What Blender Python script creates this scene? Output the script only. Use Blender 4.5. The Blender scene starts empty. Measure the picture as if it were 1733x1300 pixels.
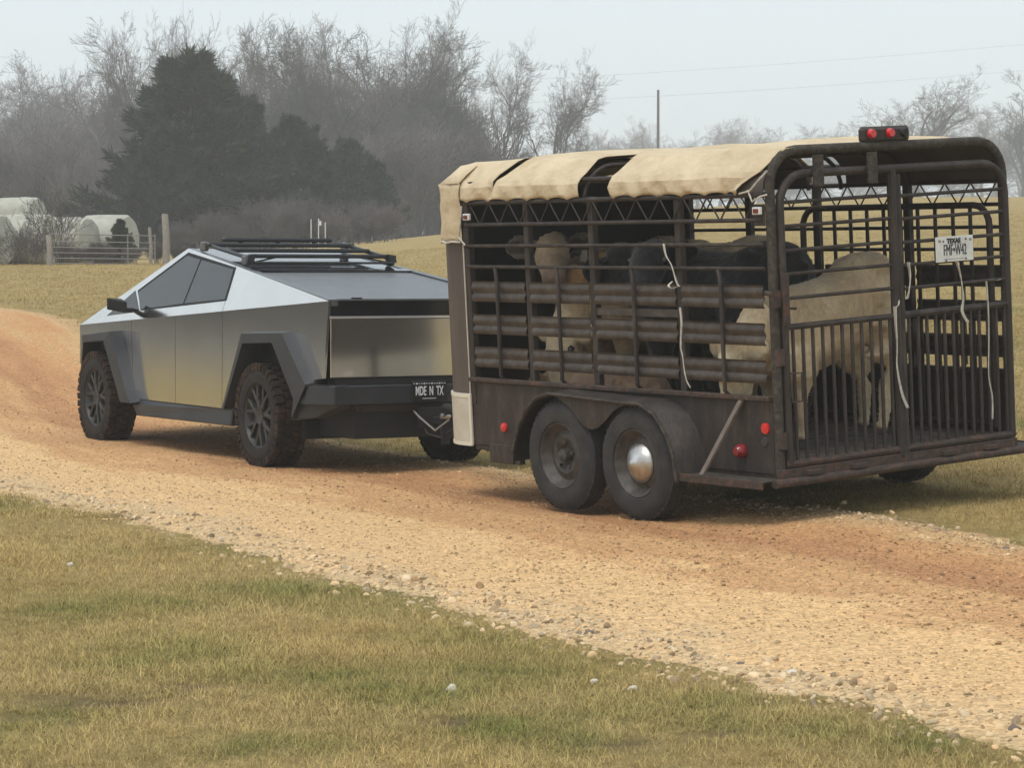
import bpy, bmesh, math, random
import numpy as np
from mathutils import Matrix, Vector
random.seed(7); rng = np.random.default_rng(7)
SC = bpy.context.scene; COL = SC.collection
R = math.radians; PI = math.pi

# ---------------------------------------------------------------- camera, sky, sun, exposure
F = 4471.4; CAMZ = 1.58; HZ = 462.0
cam_d = bpy.data.cameras.new('camera'); cam = bpy.data.objects.new('camera', cam_d); COL.objects.link(cam)
cam_d.sensor_width = 36; cam_d.sensor_fit = 'HORIZONTAL'; cam_d.lens = 36*F/1733
cam_d.clip_start = .1; cam_d.clip_end = 3000
cam.location = (0, 0, CAMZ); cam.rotation_euler = (PI/2-math.atan((650-HZ)/F), 0, 0)
SC.camera = cam
SUN_EL, SUN_AZ = 62, 215          # compass-like azimuth, clockwise from +Y: behind the camera, to its left
w = bpy.data.worlds.new('World'); SC.world = w; w.use_nodes = True
nt = w.node_tree; nt.nodes.clear()
wo = nt.nodes.new('ShaderNodeOutputWorld')
bg1 = nt.nodes.new('ShaderNodeBackground'); bg2 = nt.nodes.new('ShaderNodeBackground'); addn = nt.nodes.new('ShaderNodeAddShader')
sky = nt.nodes.new('ShaderNodeTexSky'); sky.sky_type = 'NISHITA'; sky.sun_disc = False
sky.sun_elevation = R(SUN_EL); sky.sun_rotation = R(SUN_AZ); sky.air_density = 1.0; sky.dust_density = 4.0
bg1.inputs[1].default_value = .05
bg2.inputs[0].default_value = (.70, .765, .80, 1); bg2.inputs[1].default_value = .93      # even overcast cloud
nt.links.new(sky.outputs[0], bg1.inputs[0]); nt.links.new(bg1.outputs[0], addn.inputs[0]); nt.links.new(bg2.outputs[0], addn.inputs[1])
nt.links.new(addn.outputs[0], wo.inputs[0])
sd = bpy.data.lights.new('sun', 'SUN'); sun = bpy.data.objects.new('sun', sd); COL.objects.link(sun)
sd.energy = 1.5; sd.angle = R(28); sd.color = (1, .97, .93)
sv = Vector((math.sin(R(SUN_AZ))*math.cos(R(SUN_EL)), math.cos(R(SUN_AZ))*math.cos(R(SUN_EL)), math.sin(R(SUN_EL))))
sun.rotation_euler = sv.to_track_quat('Z', 'Y').to_euler()
SC.view_settings.view_transform = 'Standard'; SC.view_settings.look = 'None'; SC.view_settings.exposure = 0.10; SC.view_settings.gamma = 1
SC.view_settings.use_curve_mapping = False
SC.render.engine = 'CYCLES'; SC.cycles.use_denoising = True; SC.cycles.max_bounces = 5; SC.cycles.diffuse_bounces = 2; SC.cycles.use_adaptive_sampling = True; SC.cycles.adaptive_threshold = .03
SC.cycles.glossy_bounces = 2; SC.cycles.transparent_max_bounces = 6; SC.cycles.volume_bounces = 3

# ---------------------------------------------------------------- helpers
def tag(o, label=None, cat=None, group=None, kind=None):
    for k, v in (('label', label), ('category', cat), ('group', group), ('kind', kind)):
        if v: o[k] = v
    return o
def link(name, me, mat=None, parent=None):
    o = bpy.data.objects.new(name, me); COL.objects.link(o)
    if mat is not None and me is not None: me.materials.clear(); me.materials.append(mat)
    if parent: o.parent = parent
    return o
def empty(name, loc=(0, 0, 0), rz=0):
    o = bpy.data.objects.new(name, None); COL.objects.link(o); o.location = loc; o.rotation_euler = (0, 0, rz)
    o.empty_display_size = .3
    return o
def clone(o, parent=None):
    c = o.copy(); COL.objects.link(c); c.parent = parent
    for ch in list(o.children): clone(ch, c)
    return c
def mesh_np(name, V, Fc, smooth=False):
    V = np.asarray(V, np.float32); Fc = np.asarray(Fc, np.int32); n = Fc.shape[1]
    me = bpy.data.meshes.new(name); me.vertices.add(len(V)); me.vertices.foreach_set('co', V.ravel())
    me.loops.add(Fc.size); me.loops.foreach_set('vertex_index', Fc.ravel())
    me.polygons.add(len(Fc)); me.polygons.foreach_set('loop_start', np.arange(0, Fc.size, n, dtype=np.int32))
    me.polygons.foreach_set('loop_total', np.full(len(Fc), n, np.int32))
    if smooth: me.polygons.foreach_set('use_smooth', np.ones(len(Fc), bool))
    me.update(); me.validate(); return me
class MB:
    def __init__(s): s.v = []; s.f = []
    def add(s, V, Fs):
        b = len(s.v); s.v += [tuple(p) for p in V]; s.f += [tuple(i+b for i in f) for f in Fs]; return s
    def box(s, c, d, rot=None):
        h = [k/2 for k in d]; V = []
        for x in (-1, 1):
            for y in (-1, 1):
                for z in (-1, 1):
                    p = Vector((x*h[0], y*h[1], z*h[2]))
                    if rot is not None: p = rot @ p
                    V.append((p.x+c[0], p.y+c[1], p.z+c[2]))
        return s.add(V, [(0, 1, 3, 2), (4, 6, 7, 5), (0, 4, 5, 1), (2, 3, 7, 6), (0, 2, 6, 4), (1, 5, 7, 3)])
    def tube(s, P, r, n=8, caps=True):
        P = [Vector(p) for p in P]; rs = r if hasattr(r, '__len__') else [r]*len(P); V = []; Fs = []; up = None
        for i, p in enumerate(P):
            t = ((P[min(i+1, len(P)-1)]-P[max(i-1, 0)])).normalized()
            if up is None: up = Vector((0, 0, 1)) if abs(t.z) < .9 else Vector((1, 0, 0))
            a = t.cross(up).normalized(); b = a.cross(t); up = b
            for k in range(n):
                q = p+(a*math.cos(2*PI*k/n)+b*math.sin(2*PI*k/n))*rs[i]; V.append(q)
        for i in range(len(P)-1):
            for k in range(n): Fs.append((i*n+k, i*n+(k+1) % n, (i+1)*n+(k+1) % n, (i+1)*n+k))
        if caps: Fs += [tuple(range(n-1, -1, -1)), tuple((len(P)-1)*n+k for k in range(n))]
        return s.add(V, Fs)
    def lathe(s, prof, n=32, c=(0, 0, 0), closed=False):      # profile (y, r) about the Y axis
        V = []; Fs = []; m = len(prof)
        for k in range(n):
            a = 2*PI*k/n
            for y, r in prof: V.append((c[0]+r*math.cos(a), c[1]+y, c[2]+r*math.sin(a)))
        for k in range(n):
            for j in range(m if closed else m-1):
                j2 = (j+1) % m; k2 = (k+1) % n
                Fs.append((k*m+j, k*m+j2, k2*m+j2, k2*m+j))
        return s.add(V, Fs)
    def prism(s, poly, vec):                                   # polygon pushed along vec
        n = len(poly); vec = Vector(vec); V = [Vector(p) for p in poly]+[Vector(p)+vec for p in poly]
        return s.add(V, [tuple(range(n-1, -1, -1)), tuple(range(n, 2*n))]+[(i, (i+1) % n, n+(i+1) % n, n+i) for i in range(n)])
    def build(s, name, mat, parent=None, smooth=False, bevel=0, mirror=False):
        v = [(x, -y, z) for x, y, z in s.v] if mirror else s.v
        me = bpy.data.meshes.new(name); me.from_pydata(v, [], s.f)
        bm = bmesh.new(); bm.from_mesh(me); bmesh.ops.recalc_face_normals(bm, faces=bm.faces)
        if bevel:
            es = [e for e in bm.edges if len(e.link_faces) == 2 and e.calc_face_angle(0) > .5]
            bmesh.ops.bevel(bm, geom=es, offset=bevel, segments=1, affect='EDGES', clamp_overlap=True)
        bm.to_mesh(me); bm.free()
        if smooth:
            me.polygons.foreach_set('use_smooth', [True]*len(me.polygons))
            me.set_sharp_from_angle(angle=R(38))
        return link(name, me, mat, parent)
def tubes_np(P0, P1, R0, R1, n):
    d = P1-P0; L = np.linalg.norm(d, axis=1, keepdims=True)+1e-9; t = d/L
    ref = np.where(np.abs(t[:, 2:3]) < .9, np.array([[0, 0, 1.]]), np.array([[1., 0, 0]]))
    a = np.cross(t, ref); a /= np.linalg.norm(a, axis=1, keepdims=True); b = np.cross(a, t)
    ang = np.arange(n)*2*PI/n
    ring = a[:, None]*np.cos(ang)[None, :, None]+b[:, None]*np.sin(ang)[None, :, None]
    V = np.concatenate([P0[:, None]+ring*R0[:, None, None], P1[:, None]+ring*R1[:, None, None]], 1).reshape(-1, 3)
    k = np.arange(n); k2 = (k+1) % n; q = np.stack([k, k2, k2+n, k+n], 1)
    Fc = (np.arange(len(P0))*2*n)[:, None, None]+q[None]
    return V, Fc.reshape(-1, 4)
def snoise(x, y, s=1.0, seed=0):                              # cheap smooth 2D noise, numpy
    r = np.random.default_rng(seed); o = np.zeros_like(x, float)
    for i in range(6):
        a = r.uniform(0, 2*PI); k = s*r.uniform(.6, 1.9); p = r.uniform(0, 2*PI); p2 = r.uniform(0, 2*PI)
        o += np.sin(k*(x*math.cos(a)+y*math.sin(a))+p+1.3*np.sin(.7*k*(y*math.cos(a)-x*math.sin(a))+p2))
    return o/6
# ---------------------------------------------------------------- materials
MATS = {}
def mat(name, col, rough=.6, metal=0, col2=None, nscale=6, nlo=.35, nhi=.65, bump=0, bscale=40, spec=.5, detail=5, coat=0, trans=None, obj=True, vary=0, ior=None, stretch=None):
    m = bpy.data.materials.new(name); m.use_nodes = True; n = m.node_tree; N = n.nodes; L = n.links
    b = N['Principled BSDF']; b.inputs['Base Color'].default_value = (*col, 1); b.inputs['Roughness'].default_value = rough
    b.inputs['Metallic'].default_value = metal; b.inputs['Specular IOR Level'].default_value = spec; b.inputs['Coat Weight'].default_value = coat
    tc = N.new('ShaderNodeTexCoord'); vec = tc.outputs['Object'] if obj else N.new('ShaderNodeNewGeometry').outputs['Position']
    if stretch:
        mp = N.new('ShaderNodeMapping'); mp.inputs['Scale'].default_value = stretch; L.new(vec, mp.inputs[0]); vec = mp.outputs[0]
    last = None
    if col2 is not None:
        t = N.new('ShaderNodeTexNoise'); t.inputs['Scale'].default_value = nscale; t.inputs['Detail'].default_value = detail; t.inputs['Roughness'].default_value = .65
        L.new(vec, t.inputs['Vector'])
        r = N.new('ShaderNodeValToRGB'); r.color_ramp.elements[0].position = nlo; r.color_ramp.elements[1].position = nhi
        r.color_ramp.elements[0].color = (*col, 1); r.color_ramp.elements[1].color = (*col2, 1)
        L.new(t.outputs['Fac'], r.inputs[0]); last = r.outputs[0]
    if vary:
        oi = N.new('ShaderNodeObjectInfo'); mr = N.new('ShaderNodeMapRange'); mr.inputs[3].default_value = 1-vary; mr.inputs[4].default_value = 1+vary
        L.new(oi.outputs['Random'], mr.inputs[0]); hs = N.new('ShaderNodeHueSaturation'); L.new(mr.outputs[0], hs.inputs['Value'])
        if last is not None: L.new(last, hs.inputs['Color'])
        else: hs.inputs['Color'].default_value = (*col, 1)
        last = hs.outputs[0]
    if last is not None: L.new(last, b.inputs['Base Color'])
    if bump:
        t2 = N.new('ShaderNodeTexNoise'); t2.inputs['Scale'].default_value = bscale; t2.inputs['Detail'].default_value = 6; L.new(vec, t2.inputs['Vector'])
        bp = N.new('ShaderNodeBump'); bp.inputs['Strength'].default_value = bump; bp.inputs['Distance'].default_value = .02
        L.new(t2.outputs['Fac'], bp.inputs['Height']); L.new(bp.outputs[0], b.inputs['Normal'])
    MATS[name] = m; return m
mat('steel', (.74, .725, .70), .14, 1, (.80, .785, .76), 3.0, .3, .7)
mat('clad', (.019, .022, .027), .50, 0, (.030, .032, .036), 4, spec=.4)
mat('black', (.008, .008, .009), .7)
mat('gloss_black', (.008, .009, .012), .12)
mat('side_glass', (.012, .016, .018), .04, spec=.6)
mat('roof_glass', (.015, .018, .02), .06, spec=.8)
mat('tonneau', (.10, .11, .115), .38, .3, (.13, .135, .14), 5)
mat('rack', (.012, .013, .015), .38)
mat('rack_foot', (.10, .10, .10), .5)
mat('lightbar', (.75, .76, .77), .12, .6)
mat('tyre', (.012, .012, .012), .82, 0, (.030, .024, .020), 9, bump=.25, bscale=60, spec=.25)
mat('tread', (.014, .012, .011), .9, 0, (.070, .038, .022), 7, .4, .7, bump=.4, bscale=50, spec=.2)
mat('old_tyre', (.022, .022, .023), .85, 0, (.050, .047, .044), 7, .3, .7, bump=.2, bscale=70, spec=.25)
mat('rim', (.022, .023, .025), .5, .2, (.035, .033, .031), 14)
mat('old_rim', (.035, .034, .033), .6, .3, (.085, .072, .060), 17, bump=.2)
mat('chrome', (.55, .55, .53), .42, 1, (.38, .36, .33), 16, .4, .75, bump=.12, bscale=30)
mat('trailer', (.027, .021, .018), .60, 0, (.085, .066, .053), 9, .46, .82, bump=.22, bscale=60, spec=.35, stretch=(1, 1, .35))
mat('slat', (.040, .032, .027), .55, 0, (.105, .085, .068), 11, .42, .80, bump=.15, bscale=70, spec=.4)
mat('rust', (.042, .033, .028), .75, 0, (.12, .062, .040), 22, .45, .72, bump=.35, bscale=50, spec=.3)
mat('moss', (.042, .035, .030), .85, 0, (.095, .088, .066), 26, .45, .75, bump=.4, bscale=60, spec=.2)
mat('nose', (.060, .047, .040), .5, 0, (.085, .068, .058), 4, stretch=(1, 1, .25), spec=.45)
mat('guard', (.42, .385, .31), .55, 0, (.52, .48, .39), 5, bump=.08)
mat('guard_trim', (.62, .58, .48), .5)
mat('canvas', (.47, .375, .24), .88, 0, (.60, .495, .335), 3.2, .3, .62, bump=.8, bscale=13, spec=.15, detail=8)
mat('wood', (.12, .10, .075), .85, 0, (.06, .048, .036), 6, bump=.3, stretch=(1, 6, 1))
mat('floor', (.055, .045, .035), .9, 0, (.13, .11, .085), 9, bump=.5)
mat('red_lens', (.55, .012, .015), .25, coat=.5)
mat('red_dark', (.20, .008, .012), .25, coat=.5)
mat('amber', (.16, .03, .02), .3)
mat('white_paint', (.68, .69, .66), .5, 0, (.55, .55, .52), 12)
mat('ink', (.012, .014, .014), .6)
mat('plate_ink', (.62, .64, .66), .5)
mat('strap', (.58, .55, .47), .85, 0, (.36, .33, .28), 30, bump=.3)
mat('brace', (.16, .13, .11), .6, 0, (.10, .08, .065), 14)
mat('chain', (.5, .5, .5), .35, 1)
mat('bark', (.095, .086, .080), .95, 0, (.145, .132, .122), 3, spec=.1, vary=.25)
mat('twig', (.130, .112, .104), .95, spec=.1, vary=.25)
mat('vine_twig', (.100, .100, .080), .95, spec=.1, vary=.2)
mat('cedar', (.016, .027, .019), .9, 0, (.085, .090, .050), 1.1, .40, .70, spec=.1, vary=.2)
mat('bale', (.42, .42, .355), .85, 0, (.27, .265, .215), 2.5, .35, .75, bump=.3, bscale=12)
mat('grey_wood', (.30, .27, .23), .9, 0, (.20, .18, .15), 8, bump=.3, stretch=(6, 6, 1))
mat('galv', (.24, .225, .21), .6, .2)
mat('pole', (.10, .09, .085), .9)
mat('wire', (.40, .40, .40), .8)
mat('hoof', (.03, .026, .022), .6)
mat('eye', (.006, .005, .005), .1)
mat('stone', (.50, .42, .29), .9, 0, (.62, .55, .42), 12, bump=.3, bscale=30, spec=.2, vary=.3, obj=False)
mat('gravel', (.52, .36, .175), .92, 0, (.40, .235, .11), .8, .4, .62, spec=.15, vary=.38, obj=False)
mat('white_stone', (.70, .66, .57), .85, 0, (.55, .5, .4), 20, bump=.3, bscale=40)
mat('dark_stone', (.17, .13, .10), .9, bump=.3)

# ---------------------------------------------------------------- ground shape
def interp(v, pts): return np.interp(v, [p[0] for p in pts], [p[1] for p in pts])
LP = [(-600, 0), (24.5, 0), (28, .14), (33, .72), (38, 1.04), (45, 1.27), (65, 1.74), (100, 2.3), (200, 3.2), (700, 5)]
RP = [(-600, 0), (9, 0), (16, .08), (18, .165), (25, .52), (40, 1.35), (75, 3.3), (110, 4.7), (200, 7.0), (400, 11.5), (700, 14)]
def sm(t): t = np.clip(t, 0, 1); return t*t*(3-2*t)
def ground_z(x, y):
    x = np.asarray(x, float); y = np.asarray(y, float)
    az = x/np.maximum(y, 6); k = sm((y-26)/30.)
    w_ = sm((az-(.025*(1-k)-.13*k))/(.13*(1-k)+.27*k))
    l_ = sum(interp(y+d, LP) for d in (-1.5, 0, 1.5))/3; r_ = sum(interp(y+d, RP) for d in (-1.5, 0, 1.5))/3
    z = l_*(1-w_)+r_*w_
    far = sm((y-30)/40.)
    return z+.012*snoise(x, y, 1.3, 3)*(1-far)+.09*snoise(x, y, .16, 4)*far
def gz(x, y): return float(ground_z(np.array([x]), np.array([y]))[0])
def at(u, D): x = (u-866.5)/F*D; return (x, D, gz(x, D))
def axis_pts(lo, hi, fine_lo, fine_hi, step, grow=1.12):
    p = list(np.arange(fine_lo, fine_hi+1e-6, step)); s = step
    while p[-1] < hi: s *= grow; p.append(p[-1]+s)
    q = []; s = step; c = fine_lo
    while c > lo: s *= grow; c -= s; q.append(c)
    return np.array(q[::-1]+p)
xs = axis_pts(-190, 190, -9, 9, .18); ys = axis_pts(-110, 600, 6, 48, .2)
GX, GY = np.meshgrid(xs, ys); GZ = ground_z(GX, GY)
nx, ny = len(xs), len(ys)
ii = (np.arange(ny-1)[:, None]*nx+np.arange(nx-1)[None]).ravel()
gme = mesh_np('ground', np.stack([GX, GY, GZ], -1).reshape(-1, 3), np.stack([ii, ii+1, ii+nx+1, ii+nx], 1), True)

GREEN = [(-1.45, 10.9, .5, .25), (-.75, 10.25, .55, .22), (-.35, 9.6, .4, .25), (-1.7, 9.2, .4, .3), (.1, 9.0, .5, .25), (.9, 9.1, .45, .2), (-.15, 10.4, .6, .25), (.55, 9.6, .5, .2), (-2.0, 8.9, .3, .2), (-.9, 8.75, .35, .15), (1.3, 8.8, .3, .2), (-1.9, 12.5, .6, .3)]
BARE = [(-1.72, 9.72, .22, .07), (-1.55, 9.55, .3, .05), (-1.2, 9.95, .16, .05), (-1.8, 9.3, .2, .06), (.75, 8.9, .12, .05), (-.2, 9.15, .12, .05), (1.0, 10.0, .1, .05), (.35, 8.75, .16, .05)]
def patches(x, y):
    g = np.clip((snoise(x, y, .9, 61)+.45*snoise(x, y, 3.1, 62)-.28)*1.3, 0, .75); b = 0*g; wx = .22*snoise(x, y, 4, 63)+.10*snoise(x, y, 11, 65); wy = .30*snoise(x, y, 4.5, 64)+.16*snoise(x, y, 12, 66); k_ = .62+.38*snoise(x, y, 6, 67)
    for px, py, a, c in GREEN: g = np.maximum(g, k_*np.exp(-(((x+wx-px)/(a*.75))**2+((y+wy-py)/(c*1.9))**2)))
    for px, py, a, c in BARE: b = np.maximum(b, 1.2*np.exp(-(((x+.5*wx-px)/a)**2+((y+.35*wy-py)/(c*1.4))**2)))
    return np.clip(g*(y < 40), 0, 1), np.clip(b, 0, 1)
for nm_, ar_ in zip(('green', 'bare'), patches(GX.ravel(), GY.ravel())):
    at_ = gme.attributes.new(nm_, 'FLOAT', 'POINT'); at_.data.foreach_set('value', ar_.astype(np.float32))
# pasture colours shared by the soil sheet and the blades growing on it
def pasture_nodes(n, dark=1.0):
    N = n.nodes; L = n.links
    pos = N.new('ShaderNodeNewGeometry').outputs['Position']
    def noise(scale, detail=4, rough=.6):
        t = N.new('ShaderNodeTexNoise'); t.inputs['Scale'].default_value = scale; t.inputs['Detail'].default_value = detail; t.inputs['Roughness'].default_value = rough
        L.new(pos, t.inputs['Vector']); return t.outputs['Fac']
    def ramp(f, a, ca, b_, cb):
        r = N.new('ShaderNodeValToRGB'); r.color_ramp.elements[0].position = a; r.color_ramp.elements[1].position = b_
        r.color_ramp.elements[0].color = (*[c*dark for c in ca], 1); r.color_ramp.elements[1].color = (*[c*dark for c in cb], 1); L.new(f, r.inputs[0]); return r.outputs[0]
    def mix(fac, a, b_):
        m = N.new('ShaderNodeMix'); m.data_type = 'RGBA'; L.new(fac, m.inputs[0]); L.new(a, m.inputs[6]); L.new(b_, m.inputs[7]); return m.outputs[2]
    straw = ramp(noise(1.1), .3, (.36, .255, .095), .7, (.52, .39, .16))
    fine = ramp(noise(9), .3, (.28, .20, .08), .7, (.58, .45, .20))
    base = mix(ramp(noise(.5), .35, (0, 0, 0), .65, (.8, .8, .8)) if dark == 1 else noise(.5), straw, fine)
    green = ramp(noise(6), .3, (.10, .135, .032), .7, (.20, .21, .055))
    ga = N.new('ShaderNodeAttribute'); ga.attribute_type = 'GEOMETRY' if dark < 1 else 'INSTANCER'; ga.attribute_name = 'green' if dark < 1 else 'tone'
    gx = N.new('ShaderNodeMath'); gx.operation = 'MULTIPLY_ADD'; L.new(noise(7, 5, .7), gx.inputs[0]); gx.inputs[1].default_value = .7; gx.use_clamp = True
    gs = N.new('ShaderNodeMath'); gs.operation = 'SUBTRACT'; L.new(ga.outputs['Fac'], gs.inputs[0]); gs.inputs[1].default_value = .35; L.new(gs.outputs[0], gx.inputs[2]); gm = gx.outputs[0]
    turf = mix(gm, base, green)
    soil = ramp(noise(14), .3, (.11, .07, .042), .7, (.22, .15, .09))
    sa = N.new('ShaderNodeAttribute'); sa.attribute_name = 'bare'; sm_ = sa.outputs['Fac']
    return (mix(sm_, turf, soil) if dark < 1 else turf), noise
def pasture_mat(name, dark, blade):
    m = bpy.data.materials.new(name); m.use_nodes = True; n = m.node_tree; b = n.nodes['Principled BSDF']; L = n.links
    c, noise = pasture_nodes(n, dark)
    if blade:
        oi = n.nodes.new('ShaderNodeNewGeometry'); mr = n.nodes.new('ShaderNodeMapRange'); mr.inputs[3].default_value = .42; mr.inputs[4].default_value = 1.65
        L.new(oi.outputs['Random Per Island'], mr.inputs[0]); hs = n.nodes.new('ShaderNodeHueSaturation'); L.new(mr.outputs[0], hs.inputs['Value']); L.new(c, hs.inputs['Color']); c = hs.outputs[0]
    else:
        bp = n.nodes.new('ShaderNodeBump'); bp.inputs['Strength'].default_value = .8; bp.inputs['Distance'].default_value = .05
        L.new(noise(22, 8, .75), bp.inputs['Height']); L.new(bp.outputs[0], b.inputs['Normal'])
    L.new(c, b.inputs['Base Color']); b.inputs['Roughness'].default_value = .95; b.inputs['Specular IOR Level'].default_value = .12
    MATS[name] = m; return m
pasture_mat('pasture', .80, False); pasture_mat('blade', 1.0, True)
tag(link('ground', gme, MATS['pasture']), kind='structure')

# ---------------------------------------------------------------- gravel road
NEAR = [(8.2, -6), (5.6, 0), (3.2, 5.6), (1.72, 8.85), (.88, 10.27), (.09, 11.8), (-.47, 12.9), (-1.16, 14.3), (-2.33, 16.9), (-3.62, 18.9), (-5.6, 22.2), (-7.6, 26.2), (-9.6, 31.5), (-12.5, 37.5), (-21, 44)]
FAR = [(12, -4), (9.2, 2), (6.6, 7.2), (4.75, 10.8), (3.95, 12.3), (3.2, 13.8), (2.62, 15.0), (2.05, 16.3), (.75, 19.2), (-.45, 21.7), (-1.75, 24.6), (-3.5, 28.2), (-5.1, 33), (-6.9, 38.8), (-17, 49)]
def resample(P, n):
    P = np.array(P, float)
    for _ in range(3):                                        # Chaikin smoothing
        Q = np.empty((2*len(P)-2, 2)); Q[0::2] = .75*P[:-1]+.25*P[1:]; Q[1::2] = .25*P[:-1]+.75*P[1:]; P = np.vstack([P[:1], Q, P[-1:]])
    return P
A_, B_ = resample(NEAR, 0), resample(FAR, 0)
tt = np.linspace(0, 1, 420); kk = np.linspace(0, 1, len(A_))
A_ = np.stack([np.interp(tt, kk, A_[:, i]) for i in (0, 1)], 1); B_ = np.stack([np.interp(tt, kk, B_[:, i]) for i in (0, 1)], 1)
ss = np.linspace(-.10, 1.10, 46)
RX = A_[:, None, 0]*(1-ss)+B_[:, None, 0]*ss; RY = A_[:, None, 1]*(1-ss)+B_[:, None, 1]*ss
def edge_noise(x, y): return .030*snoise(x, y, 3.2, 71)+.024*snoise(x, y, 9, 72)+.012*snoise(x, y, 22, 73)
def road_h(s, x, y):
    e = np.minimum(s, 1-s)+edge_noise(x, y)
    h = .028*np.clip((e+.02)/.07, -1.6, 1) + .010*snoise(x, y, 3.1, 9)+.006*snoise(x, y, 9., 10)
    for c_ in (.32, .74): h = h-.016*np.exp(-((s-c_)/.09)**2)
    return h
RZ = ground_z(RX, RY)+road_h(ss[None], RX, RY)
ns = len(ss); ii = (np.arange(len(tt)-1)[:, None]*ns+np.arange(ns-1)[None]).ravel()
rme = mesh_np('road', np.stack([RX, RY, RZ], -1).reshape(-1, 3), np.stack([ii, ii+1, ii+ns+1, ii+ns], 1), True)
uv = rme.uv_layers.new(name='UVMap'); li = np.empty(len(rme.loops), np.int32); rme.loops.foreach_get('vertex_index', li)
UV = np.stack([np.broadcast_to(ss, RX.shape), np.broadcast_to(tt[:, None]*12, RX.shape)], -1).reshape(-1, 2)[li]
uv.data.foreach_set('uv', UV.astype(np.float32).ravel())
def road_colour(n):
    """colour bands run along the track: pale yellow crushed stone on one side, reddish dirt on the other"""
    N = n.nodes; L = n.links
    return N, L
def road_mat():
    m = bpy.data.materials.new('road_gravel'); m.use_nodes = True; n = m.node_tree; N = n.nodes; L = n.links; b = N['Principled BSDF']
    pos = N.new('ShaderNodeNewGeometry').outputs['Position']; u = N.new('ShaderNodeUVMap'); u.uv_map = 'UVMap'
    sx = N.new('ShaderNodeSeparateXYZ'); L.new(u.outputs[0], sx.inputs[0])
    t = N.new('ShaderNodeTexNoise'); t.inputs['Scale'].default_value = 1.0; t.inputs['Detail'].default_value = 7; t.inputs['Roughness'].default_value = .62
    mp = N.new('ShaderNodeMapping'); mp.inputs['Scale'].default_value = (9, 1.6, 1); L.new(u.outputs[0], mp.inputs[0]); L.new(mp.outputs[0], t.inputs['Vector'])
    ma = N.new('ShaderNodeMath'); ma.operation = 'MULTIPLY_ADD'; L.new(t.outputs['Fac'], ma.inputs[0]); ma.inputs[1].default_value = .62; L.new(sx.outputs[0], ma.inputs[2])
    mb = N.new('ShaderNodeMath'); mb.operation = 'SUBTRACT'; L.new(ma.outputs[0], mb.inputs[0]); mb.inputs[1].default_value = .31
    r = N.new('ShaderNodeValToRGB'); E_ = r.color_ramp.elements
    E_[0].position = 0; E_[0].color = (.50, .36, .20, 1); E_[1].position = 1; E_[1].color = (.42, .28, .14, 1)
    for p_, c_ in ((.10, (.58, .385, .195)), (.34, (.60, .395, .195)), (.46, (.46, .265, .125)), (.56, (.50, .30, .14)), (.68, (.36, .185, .085)), (.84, (.46, .255, .115)), (.93, (.48, .31, .15))):
        e = E_.new(p_); e.color = (*c_, 1)
    L.new(mb.outputs[0], r.inputs[0])
    v = N.new('ShaderNodeTexVoronoi'); v.inputs['Scale'].default_value = 55; L.new(pos, v.inputs['Vector'])
    hs = N.new('ShaderNodeHueSaturation'); mr = N.new('ShaderNodeMapRange'); mr.inputs[3].default_value = .72; mr.inputs[4].default_value = 1.3
    sp = N.new('ShaderNodeSeparateColor'); L.new(v.outputs['Color'], sp.inputs[0]); L.new(sp.outputs[0], mr.inputs[0]); L.new(mr.outputs[0], hs.inputs['Value']); L.new(r.outputs[0], hs.inputs['Color'])
    L.new(hs.outputs[0], b.inputs['Base Color']); b.inputs['Roughness'].default_value = .95; b.inputs['Specular IOR Level'].default_value = .12
    v2 = N.new('ShaderNodeTexNoise'); v2.inputs['Scale'].default_value = 70; v2.inputs['Detail'].default_value = 6; L.new(pos, v2.inputs['Vector'])
    bp = N.new('ShaderNodeBump'); bp.inputs['Strength'].default_value = .5; bp.inputs['Distance'].default_value = .014
    ad = N.new('ShaderNodeMath'); ad.operation = 'SUBTRACT'; L.new(v2.outputs['Fac'], ad.inputs[0]); L.new(v.outputs['Distance'], ad.inputs[1])
    L.new(v2.outputs['Fac'], bp.inputs['Height']); L.new(bp.outputs[0], b.inputs['Normal'])
    return m
tag(link('road', rme, road_mat()), kind='structure')

# ---------------------------------------------------------------- lettering
def text_mesh(s, size, sx=1.0, bold=.0):
    cu = bpy.data.curves.new('lettering', 'FONT'); cu.body = s; cu.size = size; cu.align_x = 'CENTER'; cu.align_y = 'CENTER'; cu.extrude = .0015; cu.offset = bold; cu.resolution_u = 3
    o = bpy.data.objects.new('lettering', cu); COL.objects.link(o); dg = bpy.context.evaluated_depsgraph_get()
    me = bpy.data.meshes.new_from_object(o.evaluated_get(dg)); bpy.data.objects.remove(o)
    for v in me.vertices: v.co.x *= sx
    return me
REAR = Matrix(((0, 0, -1), (-1, 0, 0), (0, 1, 0)))            # text (x right, y up, z out) facing a vehicle's rear (-x)
def lettering(s, size, sx, pos, material, parent, bold=0, roll=0):
    me = text_mesh(s, size, sx, bold); me.transform(Matrix.Translation(pos) @ (REAR.to_4x4() @ Matrix.Rotation(roll, 4, 'Z')))
    return link('lettering', me, material, parent)

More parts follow.
